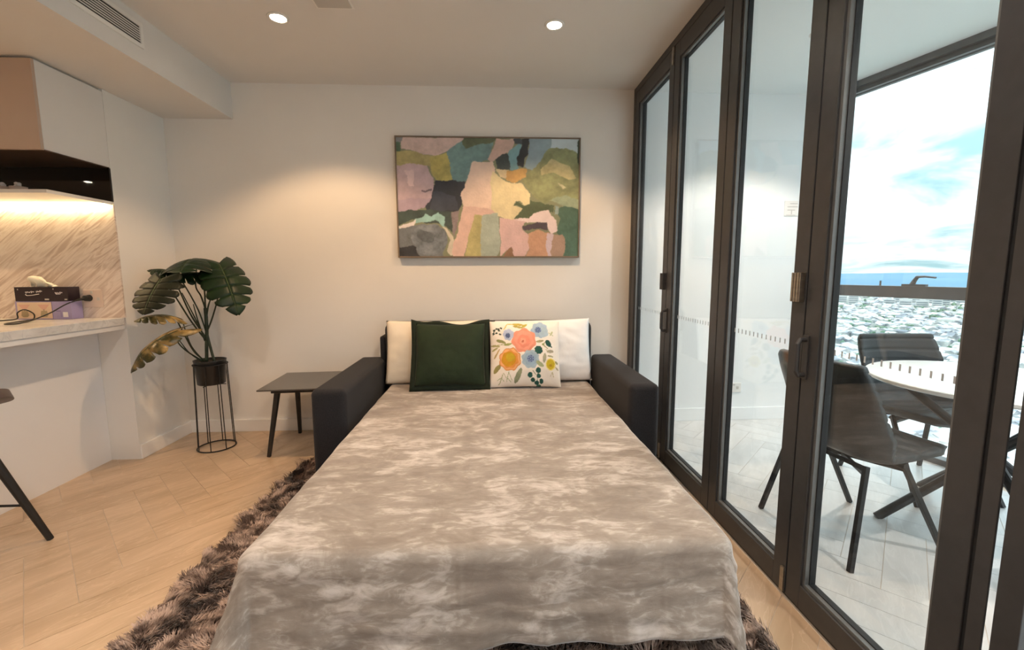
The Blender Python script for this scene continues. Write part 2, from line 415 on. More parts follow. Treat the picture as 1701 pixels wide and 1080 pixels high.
LB = ['folding glass door leaf nearest the back wall', 'second folding glass door leaf from the back wall',
      'third folding glass door leaf from the back wall, showing bare balcony wall', 'nearest closed glass door leaf, with balcony chairs seen through it']
doors = [door_panel(i+1, a, b, LB[i]) for i, (a, b) in enumerate(DP)]
# hardware
for k, y in ((1, 2.806), (3, 1.537)):
    r = doors[k-1+0] if k == 1 else doors[2]
    hb = MB().box(XD-.022, y+.010, 1.165, XD, y+.056, 1.272)
    for j in range(3): hb.box(XD-.026, y+.014+.014*j, 1.165, XD-.022, y+.023+.014*j, 1.272)
    o = obj('hinge_block', hb, M['satin'] if k == 3 else M['bronze'], r, bevel=.002); o['label'] = 'satin metal hinge block' if k == 3 else 'dark hinge block'
    for z0 in (.022, 2.55):
        o = obj('hinge', MB().box(XD-.010, y+.003, z0, XD, y+.022, z0+.10), M['satin'], r, bevel=.002); o['label'] = 'slim metal hinge plate'
    hd = MB().tube([(XD, y-.02, 1.03), (XD-.025, y-.02, 1.03), (XD-.034, y-.02, 1.015), (XD-.034, y-.02, .915), (XD-.025, y-.02, .90), (XD, y-.02, .90)], .009, 10)
    hd.box(XD-.006, y-.034, .885, XD, y-.006, 1.045)
    obj('handle', hd, M['bronze'], doors[1] if k == 1 else doors[3], smooth=False, bevel=.001)
# near post and the leaf that stands folded open
struct('trim_2', MB().box(XD-.002, .882, 0, XD+.004, .915, 2.655), M['bronze'], 'slim dark cover strip at the near end of the closed door leaves', bevel=.001)
obj('gasket', MB().box(XD+.006, .914, 0, XD+.03, .928, 2.655), M['gasket'], bpy.data.objects['trim_2'])
r5 = bpy.data.objects.new('door_5', None); COL.objects.link(r5); r5.location = (XD+.3, .835, 0); tag(r5, 'glass door leaf folded open at right angles, at the right edge', kind='structure')
ya, yb = .812, .8635; xa, xb = XD-.004, XD+.62
obj('stile', MB().box(xa, ya, .018, xa+SW, yb, 2.652), M['bronze'], r5, bevel=.002)
obj('stile', MB().box(xb-SW, ya, .018, xb, yb, 2.652), M['bronze'], r5, bevel=.002)
obj('rail', MB().box(xa+SW, ya, .018, xb-SW, yb, .106), M['bronze'], r5, bevel=.002)
obj('rail', MB().box(xa+SW, ya, 2.557, xb-SW, yb, 2.652), M['bronze'], r5, bevel=.002)
obj('glass_pane', MB().box(xa+SW, ya+.02, .106, xb-SW, ya+.026, 2.557), M['glass'], r5)

# ------------------------------------------------------------------ balcony glazing (line runs askew to the doors)
gp0 = Vector((2.793, 3.379)); gd = Vector((.217, -.783)).normalized(); gn = Vector((gd.y, -gd.x))   # gn points to the balcony side?
def gl(t, off=0): p = gp0+gd*t+gn*off; return p
def gbox(mb, t0, t1, o0, o1, z0, z1):
    q = [gl(t0,o0), gl(t1,o0), gl(t1,o1), gl(t0,o1)]
    v = [(p.x,p.y,z0) for p in q]+[(p.x,p.y,z1) for p in q]
    return mb.add(v, [(0,3,2,1),(4,5,6,7),(0,1,5,4),(1,2,6,5),(2,3,7,6),(3,0,4,7)])
ins = 1 if (gl(0,1)-gp0).x < 0 else -1
wr = bpy.data.objects.new('window_1', None); COL.objects.link(wr); wr.location = (gp0.x, gp0.y, 0); tag(wr, 'full height balcony window with grey transom looking over the city', kind='structure')
A0, A1 = -.235, 5.6
obj('head_frame', gbox(gbox(MB(), A0, A1, -.04*ins, .03*ins, 2.655, 2.70), A0, A1, -.03*ins, .0*ins, 2.625, 2.655), M['framegrey'], wr)
obj('sash_top', gbox(MB(), A0, A1, -.02*ins, .008*ins, 2.60, 2.612), M['framegrey'], wr)
obj('transom', gbox(MB(), A0, A1, -.05*ins, .0, 1.092, 1.176), M['framegrey'], wr, bevel=.004)
obj('sill', gbox(MB(), A0, A1, -.05*ins, .03*ins, 0, .04), M['framegrey'], wr)
for t in (A0, 1.28, 2.6, 4.0): obj('mullion', gbox(MB(), t, t+.055, -.05*ins, .0, .04, 2.625), M['framegrey'], wr)
for t0, t1 in ((A0+.055, 1.28), (1.335, 2.6), (2.655, 4.0)):
    obj('glass_pane', gbox(MB(), t0, t1, -.028*ins, -.022*ins, .04, 1.092), M['glass2'], wr)
    obj('glass_pane', gbox(MB(), t0, t1, -.028*ins, -.022*ins, 1.176, 2.6), M['glass2'], wr)
# lever handle standing on the transom
hp = gl(.50, .0); 
hm = MB(); gbox(hm, .425, .565, -.04*ins, -.008*ins, 1.176, 1.190)
c0 = gl(.48, -.024*ins); c1 = gl(.515, -.01*ins); c2 = gl(.64, .03*ins)
hm.tube([(c0.x, c0.y, 1.186), (c0.x+.006, c0.y-.01, 1.215), (c1.x, c1.y, 1.240)], [.016,.013,.011], 10)
hm.tube([(c1.x, c1.y, 1.240), (c1.x+(c2.x-c1.x)*.4, c1.y+(c2.y-c1.y)*.4, 1.243), (c2.x, c2.y, 1.236)], [.009,.007,.006], 8)
obj('lever_handle', hm, M['framegrey'], wr, smooth=False)
pg = gl(.28, -.025*ins); obj('latch_peg', MB().tube([(pg.x,pg.y,1.176),(pg.x,pg.y,1.212)], .006, 8), M['framegrey'], wr)

# ------------------------------------------------------------------ ceiling fittings
def downlight(x, y, z, label, power, color, lampmat='lamp', group='recessed ceiling downlights', size=118, blend=.35, visible=True):
    t = thing('downlight', (x, y, z), label, 'downlight', group)
    ring = MB().lathe([(.041,-.001),(.043,-.006),(.055,-.005),(.058,-.0005)], (x,y,z), 32)
    obj('trim_ring', ring, M['plastic_w'], t, smooth=True)
    obj('lamp_disc', MB().lathe([(.0005,-.0025),(.042,-.0025)], (x,y,z), 24), M[lampmat], t)
    spot(x, y, z-.012, power, color, size, blend)
    return t
downlight(-1.166, 2.701, H, 'round recessed ceiling downlight on the left, above the side table', LAMP_W, WARM)
downlight(.39, 2.702, H, 'round recessed ceiling downlight on the right, in front of the painting', LAMP_W, WARM)
for x in (-1.166, .39):  # ceiling lamps out of view, added as neutral fill for the room
    for y in (.9, -.9, -2.7):
        downlight(x, y, H, 'unseen fill downlight added in the ceiling, %s row, %s' % ({.9:'nearest',-.9:'middle',-2.7:'farthest'}[y], 'kitchen side' if x < 0 else 'door side'), LAMP_W*.72, NEUT, size=130)
for x, y, lb in ((-5.016, .131, 'bulkhead downlight far inside the kitchen, seen in the smoked mirror'), (-3.5, 1.9, 'bulkhead downlight above the peninsula, near the cabinets'), (-3.5, -.4, 'bulkhead downlight over the kitchen floor, away from the cabinets')):
    downlight(x, y, ZB, lb, LAMP_W*.55, WARM, group='kitchen bulkhead downlights', size=120)
for x, y, lb in ((2.0, 2.72, 'balcony soffit downlight near the end wall'), (2.1, .9, 'balcony soffit downlight above the near chairs')):
    downlight(x, y, H, lb, LAMP_W*1.3, (1.0,.90,.80), 'lampb', 'balcony soffit downlights', size=118)
cp = thing('ceiling_plate', (-.81, 2.50, H), 'square grey ceiling access plate between the downlights, cut by the frame top', 'ceiling plate')
obj('plate', MB().box(-.905, 2.42, H-.006, -.725, 2.59, H), M['grey_plate'], cp, bevel=.012, segs=3)
obj('rim', MB().box(-.915, 2.41, H-.0025, -.715, 2.60, H), M['plastic_w'], cp, bevel=.001)
# air vent in the bulkhead face
av = thing('air_vent', (XB, 2.0, 2.6), 'white linear air conditioning grille in the bulkhead side', 'air vent')
vy0, vy1, vz0, vz1 = 1.1, 2.70, 2.545, 2.635
obj('vent_shade_sheet', MB().box(XB-.001, vy0, vz0, XB+.001, vy1, vz1), M['gasket'], av)  # flat black sheet stands for the shade between the slats
fr = MB().box(XB, vy0-.02, vz0-.022, XB+.008, vy1+.02, vz0).box(XB, vy0-.02, vz1, XB+.008, vy1+.02, vz1+.022)
fr.box(XB, vy0-.02, vz0, XB+.008, vy0, vz1).box(XB, vy1, vz0, XB+.008, vy1+.02, vz1)
obj('vent_frame', fr, M['plastic_w'], av, bevel=.002)
sl = MB().box(-.001, -(vy1-vy0)/2, -.0026, .0025, (vy1-vy0)/2, .0026).mesh('slat', M['plastic_w'])
for i in range(6):
    o = link('slat', sl, av); o.location = (XB+.002, (vy0+vy1)/2, vz0+.013+.0128*i); o.rotation_euler = (0, 0, 0)

# ------------------------------------------------------------------ kitchen
wc = thing('wall_cabinet', (-3.4, 2.83, 1.955), 'white overhead kitchen cabinet with taupe doors under the bulkhead', 'cabinet')
obj('cabinet_body', MB().box(-4.83, 2.631, 1.958, XL, YP-.001, 2.422), M['cabw'], wc, bevel=.002)
obj('cabinet_base', MB().box(-4.83, 2.631, 1.953, XL-.004, YP-.001, 1.9578), M['dark_under'], wc)
obj('shadow_gap', MB().box(-4.82, 2.65, 2.4225, XL-.02, YP-.001, ZB-.001), M['grey_plate'], wc)
for i in range(4):
    x1 = XL-.6*i
    obj('cabinet_door', MB().box(x1-.597, 2.612, 1.953, x1-(.0 if i == 0 else .003), 2.6295, 2.422), M['cabdoor'], wc, bevel=.0015)
sp = tag(obj('splashback', MB().box(-5.2, YP-.012, .99, XL+.004, YP-.0005, 1.722), M['marble']), 'veined marble splashback lit warm by the shelf strip light', 'splashback')
nb = tag(obj('mirror_panel', MB().box(-4.83, YP-.014, 1.7425, XL+.002, YP-.0005, 1.9525), M['smoked']), 'dark smoked mirror panel behind the open kitchen shelf', 'mirror')
sh = tag(obj('wall_shelf', MB().box(-4.83, 2.612, 1.7225, XL+.002, YP-.015, 1.742), M['cabw'], bevel=.0015), 'thin white open shelf under the overhead cabinet', 'shelf')
led = tag(obj('strip_light', MB().box(-4.8, 3.000, 1.712, XL-.02, 3.020, 1.7222), M['strip']), 'glowing warm strip light under the kitchen shelf', 'strip light')
# bench
tag(obj('benchtop', MB().box(-3.35, .9, .942, XL, YP-.0125, .99).box(-5.2, 2.40, .942, -3.35, YP-.0125, .99), M['bench'], bevel=.002), 'grey veined marble benchtop of the kitchen peninsula', 'benchtop')
kp = thing('kitchen_peninsula', (-2.95, 2.0, 0), 'white panelled kitchen peninsula base under the marble benchtop', 'kitchen bench')
obj('edge_strip', MB().box(-3.34, .91, .912, XL-.006, YP-.002, .9415), M['panel'], kp)
obj('end_panel', MB().box(XP-.018, .95, 0, XP, YP-.002, .9115), M['panel'], kp)
obj('carcass', MB().box(-3.3, .96, 0, XP-.0185, YP-.002, .9115), M['panel'], kp)
kb = thing('base_cabinet', (-4.3, 2.75, 0), 'white kitchen base cabinets along the splashback wall', 'cabinet')
obj('carcass', MB().box(-5.2, 2.46, 0, -3.305, YP-.002, .9415), M['panel'], kb)
for i in range(3): obj('cabinet_door', MB().box(-5.19+.62*i, 2.44, .08, -4.58+.62*i, 2.459, .935), M['cabw'], kb, bevel=.0015)
# boxes, tissue
bx = thing('carton', (-2.85, 2.99, .99), 'lilac and beige carton lying under the black tissue box', 'box')
obj('box_body', MB().box(-3.02, 2.952, .9905, -2.68, 3.030, 1.106), M['purple'], bx, bevel=.001)
obj('printed_panel', MB().box(-3.008, 2.951, .996, -2.800, 2.952, 1.100), M['beige'], bx)
for cx in (-2.965, -2.848):
    pp = MB(); pp.add([(cx-.036,2.9505,1.085),(cx+.036,2.9505,1.085),(cx+.008,2.9505,1.052),(cx-.008,2.9505,1.052)], [(0,1,2,3)])
    obj('flower_print', pp, M['pinkp'], bx)
for cx in (-2.965, -2.848):
    pp = MB(); pp.add([(cx-.018,2.9503,1.045),(cx+.018,2.9503,1.045),(cx+.024,2.9503,1.015),(cx+.014,2.9503,1.006),(cx-.014,2.9503,1.006),(cx-.024,2.9503,1.015)], [(5,4,3,2,1,0)])
    pp.add([(cx-.004,2.9503,1.056),(cx+.004,2.9503,1.056),(cx+.004,2.9503,1.044),(cx-.004,2.9503,1.044)], [(3,2,1,0)])
    o = obj('vase_print', pp, M['greenp'], bx); o['kind'] = 'stuff'
obj('fold_line', MB().box(-2.7995, 2.951, .992, -2.796, 2.952, 1.105), M['lilacd'], bx)
obj('printed_symbol', MB().box(-2.735, 2.951, 1.004, -2.705, 2.952, 1.036), M['inkw'], bx)
mk = MB().box(-2.748, 2.951, 1.004, -2.746, 2.952, 1.036); mk.box(-2.775, 2.951, 1.04, -2.748, 2.952, 1.046)
obj('printed_lines', mk, M['lilacd'], bx)
tb = thing('tissue_box', (-2.85, 2.99, 1.107), 'black tissue box with white script lettering and a pulled tissue', 'tissue box')
obj('box_body', MB().box(-3.01, 2.948, 1.1068, -2.688, 3.03, 1.197), M['blackbox'], tb, bevel=.001)
def script(mb, x, z, w, h, words, y=2.9474, r=.0016):
    """cursive pen strokes, too blurred in the photograph to read as letters"""
    random.seed(5)
    pts = []; n = words*5*6
    for i in range(n+1):
        t = i/n; ph = t*words*5*2*PI
        gap = 1 if abs((t*words) % 1 - .97) > .04 else .2
        pts.append((x+w*t+.35*w/(words*5)*math.sin(ph), y, z+h*t*.25+h*.42*gap*math.sin(ph+.8)*(.6+.4*math.sin(ph*.37))))
    mb.tube(pts, r, 5)
tx = MB(); script(tx, -2.945, 1.162, .055, .016, 1); script(tx, -2.880, 1.166, .038, .016, 1)
tx.tube([(-2.945,2.9474,1.150),(-2.935,2.9474,1.143),(-2.90,2.9474,1.146),(-2.862,2.9474,1.153)], .0022, 6)
script(tx, -2.762, 1.156, .042, .017, 1); tx.tube([(-2.765,2.9474,1.163),(-2.758,2.9474,1.151),(-2.735,2.9474,1.152)], .002, 6)
obj('script_lettering', tx, M['inkw'], tb)['kind'] = 'stuff'
sm = MB().box(-2.832, 2.9475, 1.114, -2.806, 2.948, 1.123).box(-2.712, 2.9475, 1.114, -2.696, 2.948, 1.121).box(-2.778, 2.9475, 1.180, -2.771, 2.948, 1.188).box(-2.992, 2.9475, 1.178, -2.986, 2.948, 1.186)
obj('small_print', sm, M['grey_plate'], tb)['kind'] = 'stuff'
ts = MB(); nu, nv = 18, 10; V = []
for j in range(nv+1):
    for i in range(nu+1):
        u = i/nu; v = j/nv
        x = -2.945+.15*u+.02*math.sin(3*v); env = max(0, math.sin(PI*min(1, u*1.05)))**.6
        z = 1.1965+.075*v*env*(1.25-.75*u)+.004*math.sin(u*19+v*3); y = 2.985+.018*math.sin(u*14+v*2)*(.4+v)-.02*v
        V.append((x,y,z))
ts.add(V, [(j*(nu+1)+i, j*(nu+1)+i+1, (j+1)*(nu+1)+i+1, (j+1)*(nu+1)+i) for j in range(nv) for i in range(nu)])
o = obj('tissue', ts, M['tissue'], tb, smooth=True); o.modifiers.new('thick','SOLIDIFY').thickness = .001
# outlet, plug, cord
ol = thing('power_outlet', (-2.60, YP-.012, 1.115), 'blush coloured power outlet on the marble splashback', 'outlet')
obj('cover_plate', MB().box(-2.668, YP-.020, 1.060, -2.548, YP-.0122, 1.176), M['ceramic'], ol, bevel=.003)
obj('switch', MB().box(-2.62, YP-.024, 1.150, -2.607, YP-.020, 1.168), M['grey_plate'], ol)
obj('socket', MB().box(-2.585, YP-.0206, 1.105, -2.567, YP-.020, 1.125), M['grey_plate'], ol)
pc = thing('power_lead', (-2.634, 3.02, 1.122), 'black power plug and cord trailing from the outlet over the benchtop', 'power lead')
obj('plug', MB().tube([(-2.630,YP-.020,1.122),(-2.630,YP-.055,1.122)], [.022,.018], 16).tube([(-2.630,YP-.045,1.122),(-2.66,2.985,1.112),(-2.674,2.975,1.108)], [.010,.008,.005], 10), M['cord'], pc, smooth=False, bevel=.002)
def smooth_path(P, n=8):
    P = [Vector(p) for p in P]; out = []
    for i in range(len(P)-1):
        a = P[max(i-1,0)]; b = P[i]; c = P[i+1]; d = P[min(i+2,len(P)-1)]
        for k in range(n):
            t = k/n; out.append(.5*((2*b)+(c-a)*t+(2*a-5*b+4*c-d)*t*t+(3*b-a-3*c+d)*t**3))
    out.append(P[-1]); return out
obj('cord', MB().tube(smooth_path([(-2.67,2.975,1.108),(-2.70,2.935,1.085),(-2.765,2.90,1.035),(-2.80,2.82,.998),(-2.74,2.70,.9945),(-2.72,2.64,.9945),(-2.79,2.66,.9945),(-2.86,2.86,.9945),(-2.885,2.92,1.0),(-2.90,2.935,1.03),(-2.945,2.93,1.055),(-2.985,2.925,1.035),(-2.985,2.92,1.0),(-3.0,2.87,.9945),(-3.06,2.83,.9945),(-3.3,2.8,.9945)]), .0038, 8), M['cord'], pc, smooth=True)
# flower pots on the shelf
def shelf_pot(x, y, label):
    t = thing('flower_pot', (x, y, 1.742), label, 'flower pot', 'blush flower pots on the kitchen shelf')
    obj('pot', MB().lathe([(.026,0.0005),(.030,.004),(.039,.046),(.037,.046),(.033,.038),(.0005,.038)], (x,y,1.742), 24), M['ceramic'], t, smooth=True)
    random.seed(int(x*1000)); fm = MB()
    for k in range(7):
        a = random.random()*6.28; rr = random.random()*.018; c = (x+rr*math.cos(a), y+rr*math.sin(a), 1.790+random.random()*.016)
        fm.lathe([(.0005,-.009),(.009,-.003),(.010,.003),(.005,.009),(.0005,.010)], c, 8)
    obj('blossoms', fm, M['flower'], t, smooth=True)
shelf_pot(-2.757, 2.80, 'blush ceramic pot with white blossoms, right one on the kitchen shelf')
shelf_pot(-2.845, 2.80, 'blush ceramic pot with white blossoms, left one at the frame edge')

# bar stool
bs = thing('bar_stool', (-2.36, 1.88, 0), 'brown bar stool with black legs at the kitchen peninsula, cut by the left edge', 'bar stool')
cx, cy = -2.36, 1.88
for sx in (-1,1):
    for sy in (-1,1):
        obj('leg', MB().tube([(cx+sx*.225, cy+sy*.225, 0), (cx+sx*.06, cy+sy*.09, .672)], [.0135,.022], 12), M['blackw'], bs, smooth=False, bevel=.002)
fr_ = MB(); q = .225-.165*(.197/.672); qy = .225-.135*(.197/.672)
for a, b in (((-q,-qy),(q,-qy)),((q,qy),(-q,qy))):
    obj('footrest', MB().tube([(cx+a[0],cy+a[1],.197),(cx+b[0],cy+b[1],.197)], .006, 8), M['black'], bs)
V = []; F = []; nu, nv = 24, 24
for j in range(nv+1):
    for i in range(nu+1):
        u = i/nu*2-1; v = j/nv*2-1
        k = math.sqrt(max(1e-9, 1-.5*v*v)); k2 = math.sqrt(max(1e-9, 1-.5*u*u))
        px, py = u*k, v*k2; rr = px*px+py*py
        V.append((cx+.292*px, cy+.24*py, .672+.085*px*px**1*(1 if True else 0)+.06*max(0,-py)**2*2))
seat = MB().add(V, [(j*(nu+1)+i, j*(nu+1)+i+1, (j+1)*(nu+1)+i+1, (j+1)*(nu+1)+i) for j in range(nv) for i in range(nu)])
o = obj('seat', seat, M['stool'], bs, smooth=True); sd = o.modifiers.new('thick','SOLIDIFY'); sd.thickness = .045; sd.offset = 1
b_ = o.modifiers.new('bevel','BEVEL'); b_.width = .012; b_.segments = 3

# ------------------------------------------------------------------ rasters for printed surfaces
def raster(shapes, nx, ny, ext, bg, jitter=0, seed=1, jscale=8):
    """paint polygons / discs on an nx x ny vertex raster; ext = (x0,y0,x1,y1) in drawing units, y down"""
    xs = np.linspace(ext[0], ext[2], nx); ys = np.linspace(ext[1], ext[3], ny)
    X, Y = np.meshgrid(xs, ys)
    rng = np.random.default_rng(seed)
    def vnoise(sc):
        gx = int(nx/sc)+3; gy = int(ny/sc)+3; g = rng.random((gy, gx))
        fx = np.arange(nx)/sc; fy = np.arange(ny)/sc; ix = fx.astype(int); iy = fy.astype(int)
        tx = fx-ix; ty = fy-iy; tx = tx*tx*(3-2*tx); ty = ty*ty*(3-2*ty)
        a = g[np.ix_(iy,ix)]; b = g[np.ix_(iy,ix+1)]; c = g[np.ix_(iy+1,ix)]; d = g[np.ix_(iy+1,ix+1)]
        return (a*(1-tx)+b*tx)*(1-ty[:,None])+(c*(1-tx)+d*tx)*ty[:,None]-.5
    JX = X+jitter*(vnoise(jscale*2.5)+.5*vnoise(jscale)+.26*vnoise(jscale*.3)); JY = Y+jitter*(vnoise(jscale*2.5)+.5*vnoise(jscale)+.26*vnoise(jscale*.3))
    img = np.ones((ny, nx, 3))*np.array(s2l(bg))
    for sh in shapes:
        kind = sh[0]
        if kind == 'p':
            P = sh[1]; inside = np.zeros(X.shape, bool); n = len(P)
            for i in range(n):
                x0, y0 = P[i-1]; x1, y1 = P[i]
                if y0 == y1: continue
                c = ((y0 > JY) != (y1 > JY)) & (JX < (x1-x0)*(JY-y0)/(y1-y0)+x0)
                inside ^= c
            colr, var = sh[2], sh[3] if len(sh) > 3 else 0
        elif kind == 'e':
            cx, cy, rx, ry, ang = sh[1]; ca, sa = math.cos(ang), math.sin(ang)
            dx, dy = JX-cx, JY-cy; inside = ((dx*ca+dy*sa)/rx)**2+((-dx*sa+dy*ca)/ry)**2 < 1
            colr, var = sh[2], sh[3] if len(sh) > 3 else 0
        elif kind == 'f':      # flower: cx cy r petals depth phase
            cx, cy, r, k, dep, ph = sh[1]; dx, dy = JX-cx, JY-cy
            rad = r*(1-dep*(.5+.5*np.cos(k*np.arctan2(dy,dx)+ph))); inside = np.hypot(dx,dy) < rad
            colr, var = sh[2], sh[3] if len(sh) > 3 else 0
        elif kind == 'l':      # line x0 y0 x1 y1 width
            x0, y0, x1, y1, w = sh[1]; L2 = (x1-x0)**2+(y1-y0)**2
            t = np.clip(((JX-x0)*(x1-x0)+(JY-y0)*(y1-y0))/L2, 0, 1)
            inside = np.hypot(JX-x0-t*(x1-x0), JY-y0-t*(y1-y0)) < w; colr, var = sh[2], sh[3] if len(sh) > 3 else 0
        c = np.array(s2l(colr)); v = 1+var*(vnoise(22)*1.1+vnoise(7)*.7+np.roll(vnoise(3),3)*.5) if var else 1
        cc = c[None,None,:]*(v[...,None] if var else 1)
        img[inside] = np.broadcast_to(cc, img.shape)[inside]
    return np.clip(img, 0, 1)
def set_colors(me, rgb):
    a = me.color_attributes.new('Col', 'FLOAT_COLOR', 'POINT')
    a.data.foreach_set('color', np.concatenate([rgb, np.ones((len(rgb),1))], 1).astype(np.float32).ravel())

# ------------------------------------------------------------------ painting
P = lambda *a: ('p', list(a[0]), a[1], a[2] if len(a) > 2 else .35)
ART = [
 P([(85,85),(200,85),(140,130),(85,150)], (150,150,145)),
 P([(150,80),(610,80),(600,130),(480,190),(400,215),(320,200),(250,195),(130,170)], (206,182,170), .25),
 P([(60,120),(130,130),(125,260),(60,260)], (82,110,84)),
 P([(60,190),(250,195),(400,215),(480,200),(520,410),(430,420),(370,415),(330,300),(130,300),(60,320)], (172,160,104)),
 P([(330,230),(400,215),(480,200),(510,330),(530,420),(430,425),(370,415),(350,330)], (182,170,96)),
 P([(480,190),(600,110),(830,100),(800,250),(690,260),(640,380),(615,420),(530,420),(500,330)], (110,142,138)),
 P([(600,80),(870,80),(790,130),(700,150),(620,160),(590,120)], (90,98,70)),
 P([(860,80),(1010,80),(980,180),(920,200),(860,230),(810,270),(790,240),(830,150)], (198,168,152), .2),
 P([(840,240),(900,195),(970,200),(1000,320),(860,330)], (58,68,66)),
 P([(955,180),(1060,110),(1040,330),(970,325)], (112,152,156), .2),
 P([(1005,80),(1060,85),(1060,135),(1000,130)], (62,70,72)),
 P([(1060,80),(1135,80),(1110,150),(1115,200),(1080,235),(1075,320),(1030,310),(1020,240),(1060,150)], (36,40,43), .2),
 P([(1130,80),(1310,80),(1290,170),(1200,260),(1130,330),(1080,310),(1110,200)], (138,158,164), .15),
 P([(1295,80),(1530,80),(1500,195),(1390,150),(1290,150)], (184,198,198), .1),
 P([(1290,150),(1400,150),(1530,200),(1530,640),(1400,600),(1300,570),(1220,580),(1150,530),(1100,450),(1060,410),(1120,340),(1200,260)], (136,142,98)),
 P([(1200,320),(1300,230),(1420,290),(1500,380),(1430,395),(1300,340),(1220,370)], (178,168,120)),
 P([(1340,420),(1410,460),(1370,480)], (182,176,136)),
 P([(1270,560),(1360,590),(1500,640),(1530,560),(1400,520)], (140,152,122)),
 P([(1500,130),(1530,80),(1530,320),(1490,260)], (70,84,66)),
 P([(850,320),(960,330),(940,390),(880,385)], (198,182,142)),
 P([(940,335),(1100,325),(1090,390),(1000,425),(930,400)], (192,152,88), .25),
 P([(60,300),(130,295),(310,300),(360,400),(360,470),(340,560),(290,620),(180,670),(60,660)], (192,168,168), .2),
 P([(60,560),(340,560),(290,620),(180,670),(60,665)], (178,156,164), .15),
 P([(150,340),(215,345),(210,470),(175,460)], (214,190,184), .1),
 P([(255,488),(345,482),(345,496),(262,502)], (110,96,104)),
 P([(370,420),(620,412),(600,500),(590,580),(540,655),(400,665),(310,665),(290,620),(340,560)], (44,48,56), .3),
 P([(360,500),(540,520),(550,640),(400,655),(330,640)], (58,64,74), .25),
 P([(60,660),(300,640),(490,660),(510,830),(440,760),(200,720),(60,770)], (60,76,68)),
 P([(60,800),(200,770),(300,745),(430,800),(470,900),(430,1030),(60,1030)], (112,116,116), .3),
 P([(60,940),(190,930),(260,1030),(60,1030)], (40,42,46)),
 ('e', (325,880,142,128,0), (116,122,124), .6),
 ('e', (300,850,70,50,.5), (90,96,98), .5),
 P([(60,775),(190,750),(230,710),(290,690),(300,672),(350,690),(390,665),(445,700),(445,785),(410,750),(370,720),(280,735),(220,745),(160,790),(60,795)], (150,190,178), .2),
 P([(60,775),(190,742),(230,722),(212,768),(150,792),(60,790)], (226,216,206), .1),
 P([(430,775),(462,790),(520,890),(515,1010),(490,1010),(470,960),(485,880)], (206,196,172), .2),
 P([(490,665),(560,640),(530,790),(500,850)], (136,122,120)),
 P([(680,258),(820,262),(850,340),(810,440),(825,645),(600,605),(588,515),(620,430),(650,330)], (228,202,180), .12),
 P([(828,340),(880,390),(960,420),(1060,430),(1120,500),(1112,590),(1070,602),(1040,565),(1000,565),(985,600),(1055,625),(1030,670),(1000,725),(870,695),(815,640),(800,440)], (222,207,160), .14),
 P([(600,598),(825,640),(865,690),(700,695),(620,880),(590,1030),(510,1030),(522,850),(560,720)], (218,184,166), .14),
 P([(690,685),(745,685),(735,1030),(600,1030),(622,860)], (178,168,110), .25),
 P([(740,690),(860,662),(882,800),(885,960),(860,1030),(728,1030)], (166,176,158), .2),
 P([(1000,710),(1055,625),(1010,600),(985,600),(1010,562),(1060,600),(1112,592),(1120,560),(1220,580),(1310,600),(1310,655),(1200,650),(1110,720)], (78,92,62), .2),
 P([(1310,640),(1400,600),(1530,640),(1530,1030),(1400,1030),(1410,860),(1340,820),(1360,700)], (72,102,82), .35),
 P([(1320,600),(1350,610),(1345,670),(1320,680)], (150,168,160)),
 P([(880,705),(1110,720),(1060,790),(1120,850),(1110,960),(1070,1030),(980,1030),(960,950),(890,1010),(884,800)], (216,182,174), .12),
 P([(905,1030),(940,960),(975,945),(1000,1030)], (150,112,82)),
 P([(1105,715),(1150,675),(1200,645),(1275,638),(1330,720),(1345,800),(1290,835),(1255,762),(1190,742),(1100,752),(1000,722)], (228,208,200), .1),
 P([(1060,785),(1190,742),(1262,745),(1268,805),(1200,795),(1080,806)], (76,66,72), .2),
 P([(1110,830),(1200,806),(1285,830),(1285,1030),(1080,1030),(1112,960)], (192,148,116), .2),
 P([(1255,830),(1310,830),(1300,1030),(1270,1030)], (206,186,188), .1),
 P([(1310,840),(1390,826),(1412,880),(1395,1030),(1292,1030)], (168,138,116), .15),
]
pt = thing('framed_painting', (0, D, 1.86), 'large framed abstract painting in pink, green and cream on the back wall', 'painting')
fx0, fx1, fz0, fz1, fy = -.714, .724, 1.400, 2.323, D-.042
fw = .011
fm = MB().box(fx0, fy, fz0, fx0+fw, D-.002, fz1).box(fx1-fw, fy, fz0, fx1, D-.002, fz1).box(fx0+fw, fy, fz0, fx1-fw, D-.002, fz0+fw).box(fx0+fw, fy, fz1-fw, fx1-fw, D-.002, fz1)
M['frame'] = mat('oak_bronze_frame', (.16,.12,.085), .45, col2=(.21,.16,.115), nscale=9, stretch=(1,1,1))
obj('picture_frame', fm, M['frame'], pt, bevel=.001)
nx, ny = 400, 262
img = raster(ART, nx, ny, (85,85,1512,1010), (128,132,100), jitter=26, seed=4, jscale=12)
k_ = np.pad(img, ((1,1),(1,1),(0,0)), 'edge'); img = .4*img+.15*(k_[:-2,1:-1]+k_[2:,1:-1]+k_[1:-1,:-2]+k_[1:-1,2:])
img = np.clip(img*np.array([1.0,1.04,1.16])+.015, 0, 1)
X = np.linspace(fx0+fw, fx1-fw, nx); Z = np.linspace(fz1-fw, fz0+fw, ny)
gx, gz = np.meshgrid(X, Z); V = np.stack([gx, np.full_like(gx, fy+.006), gz], -1).reshape(-1,3)
idx = np.arange(nx*ny).reshape(ny, nx)
F = np.stack([idx[1:,:-1], idx[1:,1:], idx[:-1,1:], idx[:-1,:-1]], -1).reshape(-1,4)
M['paint'] = attr_mat('painted_canvas', .6, bump=.25, bscale=70)
me = bpy.data.meshes.new('canvas'); me.from_pydata(V.tolist(), [], F.tolist()); me.materials.append(M['paint']); set_colors(me, img.reshape(-1,3))
link('canvas', me, pt)
